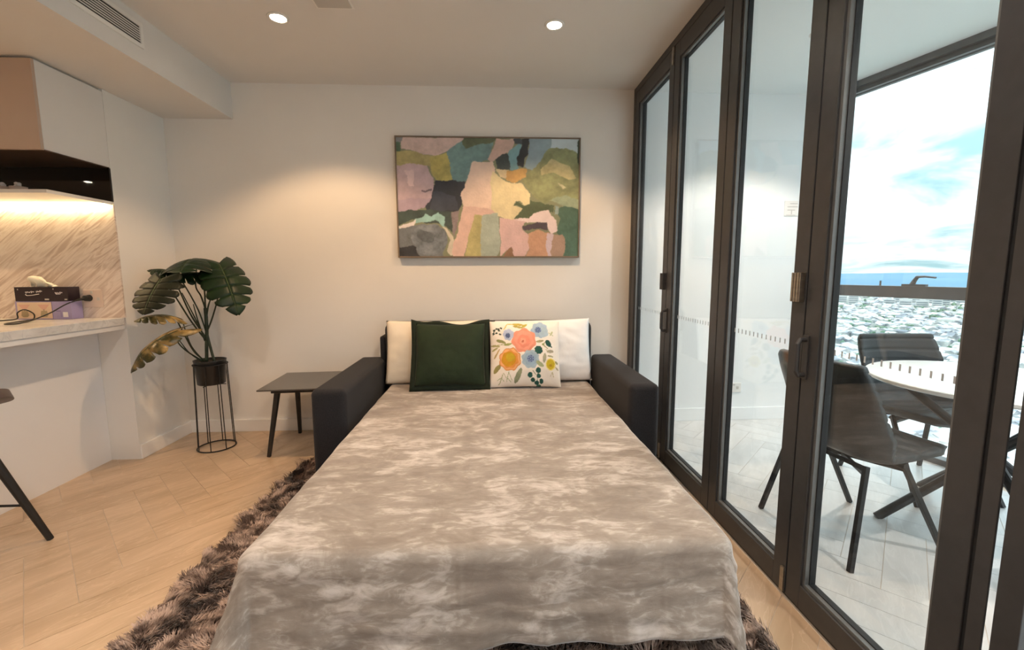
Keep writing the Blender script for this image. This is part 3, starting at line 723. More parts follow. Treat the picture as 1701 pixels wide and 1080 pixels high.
obj('backing', MB().box(fx0+fw, fy+.008, fz0+fw, fx1-fw, D-.003, fz1-fw), M['trimw'], pt)

# ------------------------------------------------------------------ rug
RX0, RX1, RY0, RY1 = -1.27, .955, .25, 2.93
rg = tag(obj('shag_rug', MB().box(RX0, RY0, .0005, RX1, RY1, .012), M['rugbase']), 'shaggy mauve brown rug under the sofa bed', 'rug')
def tufts():
    pts = []
    def area(x0,x1,y0,y1,d):
        n = int((x1-x0)*(y1-y0)*d); return np.stack([RNG.uniform(x0,x1,n), RNG.uniform(y0,y1,n)], 1)
    pts = np.concatenate([area(RX0,-.70,RY0,1.9,36000), area(RX0,-.85,1.9,RY1,24000), area(.70,RX1,RY0,RY1,32000), area(-.70,.70,RY0,1.36,22000)])
    n = len(pts)
    # clump field decides lean
    cl = np.array([[mnoise.noise(Vector((x*9,y*9,0))), mnoise.noise(Vector((x*9,y*9,7.7))), mnoise.noise(Vector((x*14,y*14,3.1)))] for x, y in pts])
    ang = np.arctan2(cl[:,1], cl[:,0])+RNG.normal(0,.5,n); lean = .012+.030*np.hypot(cl[:,0],cl[:,1])+RNG.uniform(0,.010,n)
    hgt = .018+.034*(cl[:,2]+.35)+RNG.uniform(-.004,.006,n); hgt = np.clip(hgt,.012,.05)
    wd = RNG.uniform(.0012,.0022,n)
    dx, dy = np.cos(ang), np.sin(ang); sx, sy = -dy, dx
    base = np.concatenate([pts, np.full((n,1), .010)], 1)
    def off(f, h, w):
        return np.stack([pts[:,0]+dx*lean*f+sx*w, pts[:,1]+dy*lean*f+sy*w, .010+hgt*h], 1)
    v = np.stack([off(0,0,wd), off(0,0,-wd), off(.35,.65,wd), off(.35,.65,-wd), off(1.0,1.0,wd*.5), off(1.0,1.0,-wd*.5)], 1).reshape(-1,3)
    b = np.arange(n)*6
    f = np.concatenate([np.stack([b,b+1,b+3,b+2],1), np.stack([b+2,b+3,b+5,b+4],1)])
    me = bpy.data.meshes.new('pile'); me.vertices.add(len(v)); me.vertices.foreach_set('co', v.ravel().astype(np.float32))
    me.loops.add(f.size); me.loops.foreach_set('vertex_index', f.ravel().astype(np.int32))
    me.polygons.add(len(f)); me.polygons.foreach_set('loop_start', (np.arange(len(f))*4).astype(np.int32)); me.polygons.foreach_set('loop_total', np.full(len(f),4,np.int32))
    me.materials.append(M['rug']); me.update(); me.validate(); return me
o = link('pile', tufts(), rg); o['kind'] = 'stuff'

# ------------------------------------------------------------------ sofa bed
sb = thing('sofa_bed', (0, 2.5, 0), 'charcoal fabric sofa bed folded out, with padded arms', 'sofa bed')
def arm(x0, x1):
    m = MB().box(x0, 2.43, .045, x1, 3.44, .632)
    o = obj('armrest', m, M['sofa'], sb, bevel=.035, segs=4); smooth_all(o); return o
arm(-1.005, -.81); arm(.805, .985)
for x in (-.93, .91):
    for y in (2.5, 3.36): obj('foot', MB().tube([(x,y,.012 if (y<2.9) else 0),(x,y,.05)], [.018,.024], 12), M['black'], sb)
o = obj('backrest', MB().box(-.805, 3.345, .08, .80, 3.53, .905), M['sofa'], sb, bevel=.06, segs=5); smooth_all(o)
o = obj('backrest_side', MB().box(-.84, 3.36, .08, -.80, 3.53, .80), M['sofa'], sb, bevel=.015)
obj('seat_base', MB().box(-.755, 1.36, .07, .755, 3.34, .30), M['sofa'], sb, bevel=.02)
obj('mattress', MB().box(-.745, 1.235, .302, .755, 3.34, .438), M['mattress'], sb, bevel=.04, segs=4)
for x in (-.6, .6): obj('foot', MB().tube([(x,1.6,.012),(x,1.6,.075)], .02, 12), M['black'], sb)

# ------------------------------------------------------------------ blanket
def nz(x, y, z=0): return mnoise.noise(Vector((x, y, z)))
def blanket():
    x0, x1, yf, yh, zt = -.757, .762, 1.225, 3.305, .452
    r = .045; arc = r*PI/2
    Ls, Lf = .30, .312
    nu, nv = 300, 260
    us = np.linspace(x0+r-arc-Ls+r, x1-r+arc+Ls-r, nu); vsn = np.linspace(yh, yf+r-arc-Lf+r, nv)
    xa, xb, ya = x0+r, x1-r, yf+r
    V = []; UV = []
    ridges = [(-.47,.5),(-.10,.9),(.17,.6),(.30,1.0),(.53,.7)]
    for v in vsn:
        for u in us:
            du = (xa-u) if u < xa else (u-xb if u > xb else 0); sx = -1 if u < xa else 1
            dv = (ya-v) if v < ya else 0
            m = math.hypot(du, dv); bx_ = min(max(u, xa), xb); by_ = max(v, ya)
            # wrinkles
            w = .0035*nz(u*2.2, v*6.5, 1.3)+.0022*nz(u*6, v*16, 4.1)
            for ru, ra in ridges:
                wob = .012*nz(v*3, ru*9, 2.2)
                w += ra*.005*math.exp(-((u-ru-wob)/.006)**2)*max(0, .25+nz(v*2.2, ru*13, .5))*1.6
            if m <= 0:
                V.append((u, v, zt+w))
            else:
                dxn, dyn = (sx*du/m, -dv/m)
                if m < arc: ph = m/r; out, drop, wn = r*math.sin(ph), r*(1-math.cos(ph)), ph/(PI/2)
                else: out, drop, wn = r, r+(m-arc), 1
                s = u if dv > du else (v*1.0+3*sx)       # along the hem
                corner = min(du, dv)/max(max(du, dv), 1e-6)
                f = max(0, drop-r)/.3
                fold = .020*nz(s*4.2, drop*1.2, 5.5)+.013*nz(s*9, drop*2, 8.8)+.009*nz(s*3.0+drop*9, drop*5, 3.3)
                fold += .034*f*corner*math.sin(6.0*math.atan2(dv, du)+1.0)
                out += fold*f+(.055 if sx > 0 else .13)*f*corner**.7+.022*f
                # pressed creases across the drape
                cr = .006*nz(s*5, drop*26, 9.9); w *= 1+1.2*min(1, f*2)
                # uneven hem
                hem = 1+.10*nz(s*2.3, 0, 6.1)+.05*nz(s*5.5, 0, 1.9)
                dz = drop*(hem if drop > r else 1)
                dz = min(dz, .44-.02*abs(nz(u*8, v*8)))
                V.append((bx_+dxn*(out+(w+cr)*wn), by_+dyn*(out+(w+cr)*wn), zt-dz+w*(1-wn)))
            UV.append((u, v))
    F = [(j*nu+i, (j+1)*nu+i, (j+1)*nu+i+1, j*nu+i+1) for j in range(nv-1) for i in range(nu-1)]
    me = bpy.data.meshes.new('blanket'); me.from_pydata(V, [], F)
    uvl = me.uv_layers.new(name='UVMap'); li = np.empty(len(me.loops), np.int32); me.loops.foreach_get('vertex_index', li)
    uvl.data.foreach_set('uv', np.array(UV, np.float32)[li].ravel())
    me.polygons.foreach_set('use_smooth', [True]*len(me.polygons)); me.update(); return me
def plush():
    m = bpy.data.materials.new('crushed_plush'); m.use_nodes = True
    N = m.node_tree.nodes; L = m.node_tree.links; p = N['Principled BSDF']
    p.inputs['Roughness'].default_value = .75; p.inputs['Sheen Weight'].default_value = .5; p.inputs['Sheen Roughness'].default_value = .35
    tc = N.new('ShaderNodeTexCoord')
    def noise(scale, st, det, dist, off=0):
        mp = N.new('ShaderNodeMapping'); mp.inputs['Scale'].default_value = st; mp.inputs['Location'].default_value = (off, off*.7, 0)
        L.new(tc.outputs['UV'], mp.inputs['Vector'])
        n = N.new('ShaderNodeTexNoise'); n.inputs['Scale'].default_value = scale; n.inputs['Detail'].default_value = det; n.inputs['Distortion'].default_value = dist
        n.inputs['Roughness'].default_value = .6
        L.new(mp.outputs[0], n.inputs['Vector']); return n.outputs['Fac']
    a = noise(3.4, (1,1.5,1), 9, 1.4); b = noise(13, (1,2.6,1), 9, 1.2, 3.3); c = noise(1.6, (1,1.2,1), 3, .4, 8.1)
    def mth(op, x, y):
        k = N.new('ShaderNodeMath'); k.operation = op
        for i, s in enumerate((x, y)):
            if isinstance(s, (int, float)): k.inputs[i].default_value = s
            else: L.new(s, k.inputs[i])
        return k.outputs[0]
    s = mth('ADD', mth('ADD', mth('MULTIPLY', a, .5), mth('MULTIPLY', b, .32)), mth('MULTIPLY', c, .18))
    rp = N.new('ShaderNodeValToRGB'); e = rp.color_ramp.elements
    e[0].position = .40; e[0].color = (.235,.195,.165,1); e[1].position = .62; e[1].color = (.60,.555,.52,1)
    k = e.new(.50); k.color = (.315,.27,.23,1); k2 = e.new(.55); k2.color = (.46,.41,.37,1)
    L.new(s, rp.inputs[0]); L.new(rp.outputs[0], p.inputs['Base Color'])
    f = noise(260, (1,1,1), 2, 0); bp = N.new('ShaderNodeBump'); bp.inputs['Strength'].default_value = .22; bp.inputs['Distance'].default_value = .004
    g = noise(14, (1,3,1), 4, .5, 1.1)
    L.new(mth('ADD', mth('MULTIPLY', f, .3), g), bp.inputs['Height']); L.new(bp.outputs[0], p.inputs['Normal'])
    return m
M['plush'] = plush()
bl = link('blanket', blanket()); bl.data.materials.append(M['plush'])
bl.modifiers.new('thick','SOLIDIFY').thickness = .006
tag(bl, 'crushed taupe plush blanket draped over the folded out bed', 'blanket')

# ------------------------------------------------------------------ pillows
def pillow_mesh(name, w, h, t, mt, n=40, pinch=.05, power=.55, flange=0, colors=None, seed=0, wr=.008, m2=None):
    """local: x across, y up from the bottom edge, z towards the viewer"""
    V = []; F = []; mi = []
    for side in (1,-1):
        for j in range(n+1):
            for i in range(n+1):
                u, v = i/n*2-1, j/n*2-1
                e = (1-abs(u)**2.4)*(1-abs(v)**2.4); z = t/2*max(0, e)**power
                edge = max(abs(u), abs(v))
                wz = wr*(nz(u*2+seed, v*2, seed)+.6*nz(u*5, v*5+seed, 3))*max(0,e)**.3
                x = w/2*(u-pinch*u*(1-v*v)); y = h/2*(v-pinch*v*(1-u*u))
                V.append((x, y+h/2, side*z+wz*(1 if side > 0 else .5)))
    s = (n+1)**2
    for j in range(n):
        for i in range(n):
            a = j*(n+1)+i; F.append((a,a+1,a+n+2,a+n+1)); F.append((s+a,s+a+n+1,s+a+n+2,s+a+1))
    me = MB().add(V, F).mesh(name, mt, True)
    bm = bmesh.new(); bm.from_mesh(me); bmesh.ops.remove_doubles(bm, verts=bm.verts, dist=1e-5) if colors is None else None
    bm.to_mesh(me); bm.free()
    if colors is not None: set_colors(me, colors)
    me.polygons.foreach_set('use_smooth', [True]*len(me.polygons))
    return me
def place(o, x, y, z, lean, rz=0, ry=0):
    # stands on its bottom edge, leaning back
    o.rotation_mode = 'XYZ'
    o.matrix_basis = Matrix.Translation((x,y,z)) @ Matrix.Rotation(rz,4,'Z') @ Matrix.Rotation(PI/2-lean,4,'X') @ Matrix.Rotation(ry,4,'Z')
    return o
zb = .457
o = link('pillow', pillow_mesh('pillow', .74, .475, .15, M['cream'], seed=1, pinch=.03)); place(o, -.41, 3.24, zb, .22); tag(o, 'plain cream pillow behind the dark green cushion', 'pillow', 'bed pillows')
o = link('pillow', pillow_mesh('pillow', .74, .475, .15, M['whitec'], seed=5, pinch=.03, wr=.012)); place(o, .405, 3.235, zb, .20, 0, .02); tag(o, 'plain white pillow behind the floral cushion', 'pillow', 'bed pillows')
# green velvet cushion with flange
gc = bpy.data.objects.new('cushion', None); COL.objects.link(gc); tag(gc, 'dark green velvet cushion with a flanged edge', 'cushion')
gbody = bpy.data.objects.new('cushion_body', pillow_mesh('cushion_body', .50, .455, .17, M['green'], seed=9, pinch=.035)); COL.objects.link(gbody); gbody.parent = gc; gbody.location = (0,.025,0)
V = []; F = []; nn = 36; ring = []
per = []
for k in range(4*nn):
    s_, t_ = divmod(k, nn); q = t_/nn*2-1
    per.append([(q,-1),(1,q),(-q,1),(-1,-q)][s_])
for kk, (u, v) in enumerate(per):
    for lv, (a, b) in enumerate(((.24,.215),(.285,.262))):
        wob = .010*nz(u*3, v*3, 4.4)*lv; pn = .035
        sag = -.022*max(0, v)**4*(1-u*u)*(1+.6*math.sin(u*5))*lv
        V.append((a*(u-pn*u*(1-v*v)), .252+b*(v-pn*v*(1-u*u))+sag, wob))
m_ = len(per)
F = [(2*k, 2*k+1, 2*((k+1) % m_)+1, 2*((k+1) % m_)) for k in range(m_)]
fo = bpy.data.objects.new('flange', MB().add(V, F).mesh('flange', M['greenrim'], True)); COL.objects.link(fo); fo.parent = gc
fo.modifiers.new('thick','SOLIDIFY').thickness = .006
place(gc, -.282, 3.035, zb+.004, .36, .05, -.012)
# floral cushion
L_ = (160,160,118); OL = (176,164,84); DG = (34,84,74)
def leaf(x, y, l, w, a, c): return ('e', (x,y,l,w,a), c, .25)
FLO = [
 ('l',(300,430,90,440,5),(150,150,90)), leaf(250,385,75,22,.35,(150,152,100)), leaf(350,425,60,18,-.15,(160,165,105)), leaf(160,450,70,16,.1,(165,160,110)), leaf(150,500,50,14,-.5,(170,165,110)),
 leaf(500,130,90,22,.05,(178,160,70)), leaf(500,170,80,16,.2,(170,158,80)), leaf(600,150,50,20,-.6,(182,172,80)), ('l',(350,125,300,200,9),(210,190,120)), ('l',(350,125,420,130,8),(205,185,110)),
 leaf(190,770,75,32,-.9,(150,142,88)), leaf(170,580,60,12,-1.0,(180,160,110)), leaf(200,530,50,10,-1.0,(190,165,115)),
 leaf(500,870,115,36,-1.15,(140,146,116)), ('l',(270,850,220,990,6),(170,175,130)), ('l',(280,830,330,900,4),(175,175,130)), ('l',(360,820,330,950,5),(165,175,130)), ('l',(360,830,410,930,4),(165,175,130)), ('l',(240,900,190,930,4),(165,175,130)),('l',(250,900,290,940,4),(165,175,130)), ('l',(350,900,400,960,4),(165,175,130)),
 ('f',(820,215,130,7,.14,.4),(162,184,204),.12), ('f',(880,250,80,5,.1,.4),(168,190,204),.12), ('e',(800,215,48,48,0),(120,140,175),.2),
 ('f',(360,285,88,7,.12,.2),(176,188,214),.12), ('e',(352,300,40,40,0),(132,148,182),.2),
 ('f',(590,370,190,7,.13,1.0),(232,150,124),.10), ('f',(590,370,150,6,.12,2.0),(238,158,134),.12), ('f',(585,380,100,5,.14,.3),(230,142,118),.12), ('f',(575,385,55,5,.2,.9),(240,164,138),.1), ('e',(572,385,22,18,0),(196,110,86)),
 ('f',(380,640,170,8,.10,.3),(214,142,76),.1), ('f',(380,640,156,8,.10,.3),(238,176,120),.1), ('f',(380,640,132,7,.12,1.2),(226,150,70),.1), ('e',(362,635,104,104,0),(206,150,30),.2), ('e',(382,610,66,60,0),(194,164,36),.2),
 ('f',(680,640,136,8,.11,.5),(166,188,202),.12), ('f',(680,640,100,7,.14,.1),(152,176,196),.12), ('e',(682,635,52,52,0),(128,148,184),.2),
 leaf(830,385,55,18,-.2,(170,160,120)), ('l',(880,440,940,490,8),(170,165,125)), ('e',(875,430,16,16,0),(140,150,90)), ('l',(880,430,900,400,6),(150,160,100)),
 ('e',(955,415,58,38,1.0),DG,.25), ('l',(920,380,1000,470,10),DG,.2), ('f',(805,510,62,8,.12,.2),DG,.25),
 leaf(980,530,55,22,-.1,(176,168,146)), leaf(890,620,68,26,-1.5,(170,166,140)), leaf(980,598,45,14,.05,(168,164,130)), leaf(820,705,66,30,.6,(166,176,136)), ('l',(910,500,960,540,5),(180,170,130)),
 ('e',(985,710,78,86,.2),(232,214,130),.1), ('e',(982,710,62,72,.2),(206,180,34),.2), ('e',(980,730,22,18,0),(180,140,30)), leaf(1075,690,28,16,.9,(150,146,100)), leaf(1075,775,30,14,.8,(170,160,130)), ('l',(1000,820,1020,885,5),(190,180,140)), ('l',(1000,820,975,870,5),(190,180,140)),
 leaf(1000,270,40,14,-1.0,(186,192,150)), ('l',(1030,300,960,260,6),(186,192,160)),
 ('l',(800,780,770,960,5),(110,130,100)), ('l',(710,800,760,860,5),(140,150,120)),
 ('e',(795,795,40,42,.5),DG,.25), ('e',(672,862,34,42,0),DG,.25), ('e',(800,875,34,34,0),DG,.25), ('e',(712,932,30,32,0),DG,.25), ('e',(838,948,32,36,0),DG,.25), ('e',(768,970,36,28,0),DG,.25), ('e',(800,1010,34,22,0),(60,110,90),.25),
]
for a in range(14):
    t_ = a*2*PI/14
    for (cx_, cy_, rr) in ((800,215,36),(352,300,28),(682,635,40)):
        FLO.append(('e', (cx_+rr*math.cos(t_)*(.5+.5*(a % 2)), cy_+rr*math.sin(t_)*(.5+.5*(a % 2)), 8, 8, 0), (66,84,130)))
for (x_, y_) in ((185,195),(215,200),(255,185),(145,225),(135,270),(180,262),(235,280),(220,225)): FLO.append(('e', (x_,y_,20,13,.3), (44,66,56)))
FLO += [('l',(130,290,150,210,6),(44,66,56)), ('l',(150,212,260,180,5),(44,66,56))]
n_ = 150
img = raster(FLO, n_+1, n_+1, (85,80,1125,1020), (240,232,222), jitter=10, seed=3, jscale=5)
front = img[::-1].reshape(-1,3); back = np.ones_like(front)*np.array(s2l((226,216,204)))
M['floral'] = attr_mat('floral_cotton', .85, sheen=.1, bump=.2, bscale=200)
o = link('cushion', pillow_mesh('cushion', .515, .485, .16, M['floral'], n=n_, seed=13, pinch=.03, colors=np.concatenate([front, back]), wr=.006))
place(o, .252, 3.075, zb, .30, -.03, 0); tag(o, 'white cushion printed with coral, yellow and blue flowers', 'cushion')

# ------------------------------------------------------------------ side table
st = thing('side_table', (-1.32, 3.26, 0), 'low dark side table with splayed black legs beside the sofa arm', 'side table')
c_ = Vector((-1.3, 3.235)); ra = math.radians(4)
def rot2(x, y): return (c_.x+x*math.cos(ra)-y*math.sin(ra), c_.y+x*math.sin(ra)+y*math.cos(ra))
def rbox(mb, x0,y0,z0,x1,y1,z1):
    q = [rot2(x0,y0),rot2(x1,y0),rot2(x1,y1),rot2(x0,y1)]
    return mb.add([(*p,z0) for p in q]+[(*p,z1) for p in q], [(0,3,2,1),(4,5,6,7),(0,1,5,4),(1,2,6,5),(2,3,7,6),(3,0,4,7)])
obj('table_top', rbox(MB(), -.285,-.265,.490,.265,.275,.500), M['tabletop'], st, bevel=.002)
obj('apron', rbox(MB(), -.215,-.215,.462,.215,.215,.4895), M['blackw'], st, bevel=.003)
for tx_, ty_, bx1, by1 in ((-.185,-.18,-1.555,3.036),(-.185,.19,-1.535,3.50),(.19,-.19,-1.055,3.06),(.19,.19,-1.06,3.48)):
    p_ = rot2(tx_, ty_); obj('leg', MB().tube([(bx1,by1,0),(p_[0],p_[1],.462)], [.016,.023], 4, square=True), M['blackw'], st, bevel=.003)

# ------------------------------------------------------------------ plant and stand
pcx, pcy = -2.032, 3.245
ps = thing('plant_stand', (pcx, pcy, 0), 'black wire plant stand holding the monstera pot', 'plant stand')
def circ(r, z, n=40): return [(pcx+r*math.cos(2*PI*i/n), pcy+r*math.sin(2*PI*i/n), z) for i in range(n)]
obj('base_ring', MB().tube(circ(.122,.006), .0048, 8, closed=True), M['black'], ps, smooth=True)
obj('top_ring', MB().tube(circ(.107,.628), .0042, 8, closed=True), M['black'], ps, smooth=True)
cr_ = MB().tube([(pcx-.10,pcy,.478),(pcx+.10,pcy,.478)], .003, 6).tube([(pcx,pcy-.10,.478),(pcx,pcy+.10,.478)], .003, 6)
obj('pot_rest', cr_, M['black'], ps)
for k in range(8):
    t_ = 2*PI*(k+.3)/8; obj('wire', MB().tube([(pcx+.122*math.cos(t_),pcy+.122*math.sin(t_),.006),(pcx+.107*math.cos(t_),pcy+.107*math.sin(t_),.628)], .0032, 6), M['black'], ps)
pl = thing('monstera_plant', (pcx, pcy, .482), 'potted monstera with large split leaves in a black pot', 'potted plant')
obj('pot', MB().lathe([(.084,.4825),(.088,.486),(.102,.655),(.104,.660),(.099,.660),(.095,.645),(.0005,.640)], (pcx,pcy,0), 40), M['pot'], pl, smooth=True)
obj('soil', MB().lathe([(.0005,.646),(.06,.648),(.094,.642)], (pcx,pcy,0), 24), M['soil'], pl)
def monstera(base, tip, W, normal, mt, lobes=6, arch=.12, cup=.25, seed=0, cut=.55):
    base, tip = Vector(base), Vector(tip); yv = (tip-base); L = yv.length; yv.normalize()
    zv = Vector(normal); zv = (zv-yv*zv.dot(yv)).normalized(); xv = yv.cross(zv)
    rnd = random.Random(seed); mb = MB()
    def wid(t): return W/2*(max(0, math.sin(PI*(t*.86+.125)))**.62)*(1-.65*t**5)
    def pos(t, b, s):
        w = wid(t)*b; y = L*(t-.30*b*(1-t)**2+.16*b*t*(1-t)*2)
        x = s*w; yy = y/L
        z = arch*L*4*yy*(1-yy)-cup*w*w/W*2-.06*L*b*b*(.5+.5*math.sin(t*17+seed))*.4
        return base+xv*x+yv*y+zv*z
    na, nb = 4, 7
    for s in (1,-1):
        for k in range(lobes):
            gapw = rnd.uniform(.05,.20) if k < lobes-1 else .0; g0 = rnd.uniform(.03,.12) if k > 0 else 0
            V = []
            for j in range(nb+1):
                b = j/nb; gg = max(0, (b-cut)/(1-cut))**.6
                lo = g0*gg; hi = 1-gapw*gg
                for i in range(na+1):
                    a = lo+(hi-lo)*i/na; t = (k+a)/lobes
                    bb = b*(1-.10*gg*(2*i/na-1)**2)
                    V.append(pos(t, bb, s))
            F = []
            for j in range(nb):
                for i in range(na):
                    q = (j*(na+1)+i, j*(na+1)+i+1, (j+1)*(na+1)+i+1, (j+1)*(na+1)+i); F.append(q if s > 0 else q[::-1])
            mb.add(V, F)
    o = obj('leaf', mb, mt, pl, smooth=True); sd = o.modifiers.new('thick','SOLIDIFY'); sd.thickness = .0016
    vp = [pos(i/12, 0, 1)+zv*.0012 for i in range(13)]
    obj('midrib', MB().tube(vp, [.0032*(1-.7*i/12) for i in range(13)], 6), M['vein'], o, smooth=True)
    return o
LEAVES = [  # base, tip, width, normal, material, arch, cup, stem joint
 ((-2.085,3.30,1.385), (-2.02,3.00,1.285), .46, (0,-.28,1), 'leaf', .10, .55),
 ((-1.885,3.20,1.345), (-1.684,3.02,1.003), .30, (.55,-.75,.45), 'leaf', .10, .35),
 ((-2.095,2.93,1.245), (-2.110,2.78,1.030), .29, (-.05,-1,.45), 'leafd', .05, .25),
 ((-2.046,2.95,1.000), (-2.185,2.80,.985), .17, (.1,-.25,1), 'leaf_glint', .12, .4),
 ((-2.055,2.98,.905), (-2.283,2.86,.651), .17, (-.35,-.85,.55), 'leaf_glint', .14, .5),
 ((-2.150,3.16,1.270), (-2.300,3.10,1.300), .16, (.1,-.35,1), 'leaf', .12, .4),
 ((-1.985,3.26,1.268), (-2.150,3.08,1.240), .24, (0,-.45,1), 'leaf', .12, .45),
 ((-1.957,3.28,1.325), (-1.835,3.18,1.085), .24, (.1,-.9,.45), 'leaf', .08, .3),
 ((-2.075,3.02,1.235), (-2.21,2.92,1.20), .22, (-.15,-.5,1), 'leafd', .12, .4),
]
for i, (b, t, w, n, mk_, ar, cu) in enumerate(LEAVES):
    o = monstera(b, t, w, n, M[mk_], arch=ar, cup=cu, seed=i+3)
    if mk_ == 'leaf_glint': o['label'] = 'split leaf with warm gold glints painted in'
    elif mk_ == 'leafd': o['label'] = 'dark glossy split leaf'
def stem(pts, r0, r1):
    P_ = smooth_path(pts, 6); n = len(P_); obj('stem', MB().tube(P_, [r0+(r1-r0)*i/(n-1) for i in range(n)], 8), M['stem'], pl, smooth=True)
sj = (-2.036, 3.24, .84)
obj('trunk', MB().tube(smooth_path([(-2.052,3.24,.645),(-2.044,3.24,.76),(-2.034,3.24,.86),(-2.03,3.24,.97),(-2.03,3.24,1.035)],5), .0115, 10).tube(smooth_path([(-1.995,3.235,.645),(-2.018,3.24,.75),(-2.036,3.24,.86)],5), .009, 10), M['stem'], pl, smooth=True)
stem([(-2.03,3.24,1.03),(-2.06,3.25,1.12),(-2.09,3.25,1.20),(-2.086,3.29,1.38)], .006, .004)
stem([(-2.03,3.24,1.03),(-2.026,3.24,1.12),(-2.025,3.245,1.20),(-1.99,3.26,1.27)], .006, .004)
stem([(-2.03,3.24,.95),(-2.005,3.24,1.06),(-1.95,3.24,1.18),(-1.957,3.27,1.32)], .006, .004)
stem([(-2.03,3.24,.87),(-1.985,3.24,.97),(-1.93,3.24,1.14),(-1.888,3.21,1.335)], .006, .004)
stem([(-2.04,3.235,.80),(-2.07,3.14,.95),(-2.085,3.02,1.14),(-2.095,2.94,1.245)], .006, .004)
stem([(-2.04,3.235,.82),(-2.075,3.16,.98),(-2.08,3.08,1.14),(-2.075,3.03,1.235)], .006, .004)
stem([(-2.035,3.235,.86),(-2.06,3.21,1.02),(-2.12,3.18,1.2),(-2.15,3.162,1.268)], .005, .004)
stem([(-2.05,3.22,.655),(-2.07,3.14,.74),(-2.06,3.03,.90),(-2.047,2.955,1.0)], .0055, .004)
stem([(-2.06,3.22,.650),(-2.11,3.14,.735),(-2.11,3.05,.82),(-2.06,2.985,.90)], .0055, .0035)
stem([(-2.05,3.21,.655),(-2.085,3.14,.78),(-2.10,3.10,.953)], .005, .003)
stem([(-2.065,3.21,.650),(-2.11,3.15,.73),(-2.144,3.12,.816)], .005, .003)
stem([(-2.04,3.22,.80),(-2.05,3.18,.95),(-2.052,3.15,1.069)], .005, .003)
stem([(-2.04,3.22,.83),(-2.06,3.15,1.0),(-2.088,3.1,1.15)], .005, .003)

# ------------------------------------------------------------------ balcony furniture
def shell_chair(x, y, rz, label):
    t = thing('dining_chair', (x, y, 0), label, 'chair', 'grey leather balcony chairs', rz)
    Wd = world_of(t)
    prof = [(.265,.452),(.25,.468),(.20,.470),(.10,.462),(0,.452),(-.09,.450),(-.15,.472),(-.195,.520),(-.222,.585),(-.24,.655),(-.252,.73),(-.262,.80),(-.268,.855),(-.270,.885)]
    hw = [.175,.20,.222,.232,.236,.238,.240,.243,.247,.250,.248,.242,.232,.216]
    PP = smooth_path([(a,b,0) for a,b in prof], 8); n = len(PP); nu = 20; A = []; B = []
    ax = np.linspace(0, len(hw)-1, n); HW = np.interp(ax, range(len(hw)), hw); fr_back = np.clip((ax-4.5)/3, 0, 1)
    acc = 0; th = .042
    for i, p in enumerate(PP):
        if i: acc += (p-PP[i-1]).length
        tan = (PP[min(i+1,n-1)]-PP[max(i-1,0)]).normalized(); nor = Vector((tan.y,-tan.x,0))
        groove = .009*max(0, math.cos(acc*2*PI/.07))**8*(1 if .05 < acc < .84 else 0)
        endf = min(1, (min(i, n-1-i)+1.2)/4)**.5
        for j in range(nu+1):
            u = j/nu*2-1; k = fr_back[i]; side = u*u*abs(u)
            wing = .025+.115*min(1, max(0, (.86-p.y)/.36))           # sides sweep forward towards the seat
            f = p.x+k*wing*u*u*(.35+.65*abs(u)); z = p.y+(1-k)*side*(.012+.012*min(1, max(0, ax[i]-2)/3))
            w = HW[i]*u; t_ = th*(.5+.16*(1-k))*endf*(1-.35*u**6)
            A.append(Wd @ Vector((f+nor.x*(t_-groove), w, z+nor.y*(t_-groove)))); B.append(Wd @ Vector((f-nor.x*t_, w, z-nor.y*t_)))
    V = A+B; o_ = len(A); q = nu+1
    F = [(i*q+j, i*q+j+1, (i+1)*q+j+1, (i+1)*q+j) for i in range(n-1) for j in range(nu)]
    F += [(o_+i*q+j, o_+(i+1)*q+j, o_+(i+1)*q+j+1, o_+i*q+j+1) for i in range(n-1) for j in range(nu)]
    for i in range(n-1):
        F += [(i*q, (i+1)*q, o_+(i+1)*q, o_+i*q), (i*q+nu, o_+i*q+nu, o_+(i+1)*q+nu, (i+1)*q+nu)]
    for j in range(nu):
        F += [(j, o_+j, o_+j+1, j+1), ((n-1)*q+j, (n-1)*q+j+1, o_+(n-1)*q+j+1, o_+(n-1)*q+j)]
    obj('seat_shell', MB().add(V, F), M['leather'], t, smooth=True)
    w = lambda a,b,c: Wd @ Vector((a,b,c))
    for fx, sf, bx_ in ((.262,.23,.02),(-.272,.262,-.17)):
        for s in (-1,1):
            obj('leg', MB().tube([w(fx,s*sf,0), w(bx_,s*.205,.438)], .0145, 4, square=True), M['black'], t, bevel=.002)
    fm = MB()
    for s in (-1,1): fm.tube([w(.035,s*.20,.405), w(-.175,-s*.20,.405)], .011, 4, square=True)
    fm.tube([w(.02,-.215,.425), w(.02,.215,.425)], .011, 4, square=True).tube([w(-.17,-.205,.425), w(-.17,.205,.425)], .011, 4, square=True)
    obj('under_frame', fm, M['black'], t)
    return t
shell_chair(1.765, 1.955, math.radians(7), 'grey quilted leather chair seen from behind, closest to the glass doors')
shell_chair(2.56, 2.385, -PI/2-.06, 'grey quilted leather chair behind the round table, its back to the city')
shell_chair(2.20, 1.20, PI/2-.35, 'grey leather chair mostly hidden by the near door post')
dt = thing('round_table', (2.449, 1.938, 0), 'round white balcony table on crossed dark legs', 'table')
tcx, tcy = 2.449, 1.938
obj('table_top', MB().lathe([(.0005,.728),(.50,.728),(.510,.734),(.510,.748),(.506,.752),(.0005,.752)], (tcx,tcy,0), 72), M['tablew'], dt, bevel=0)
for k, a in enumerate((math.radians(164), math.radians(254), math.radians(344), math.radians(74))):
    r_ = .455; zc = .01*k
    obj('leg', MB().tube([(tcx+r_*math.cos(a),tcy+r_*math.sin(a),0.0),(tcx-.40*math.cos(a),tcy-.40*math.sin(a),.727)], .021, 12), M['black'], dt, smooth=False, bevel=.003)
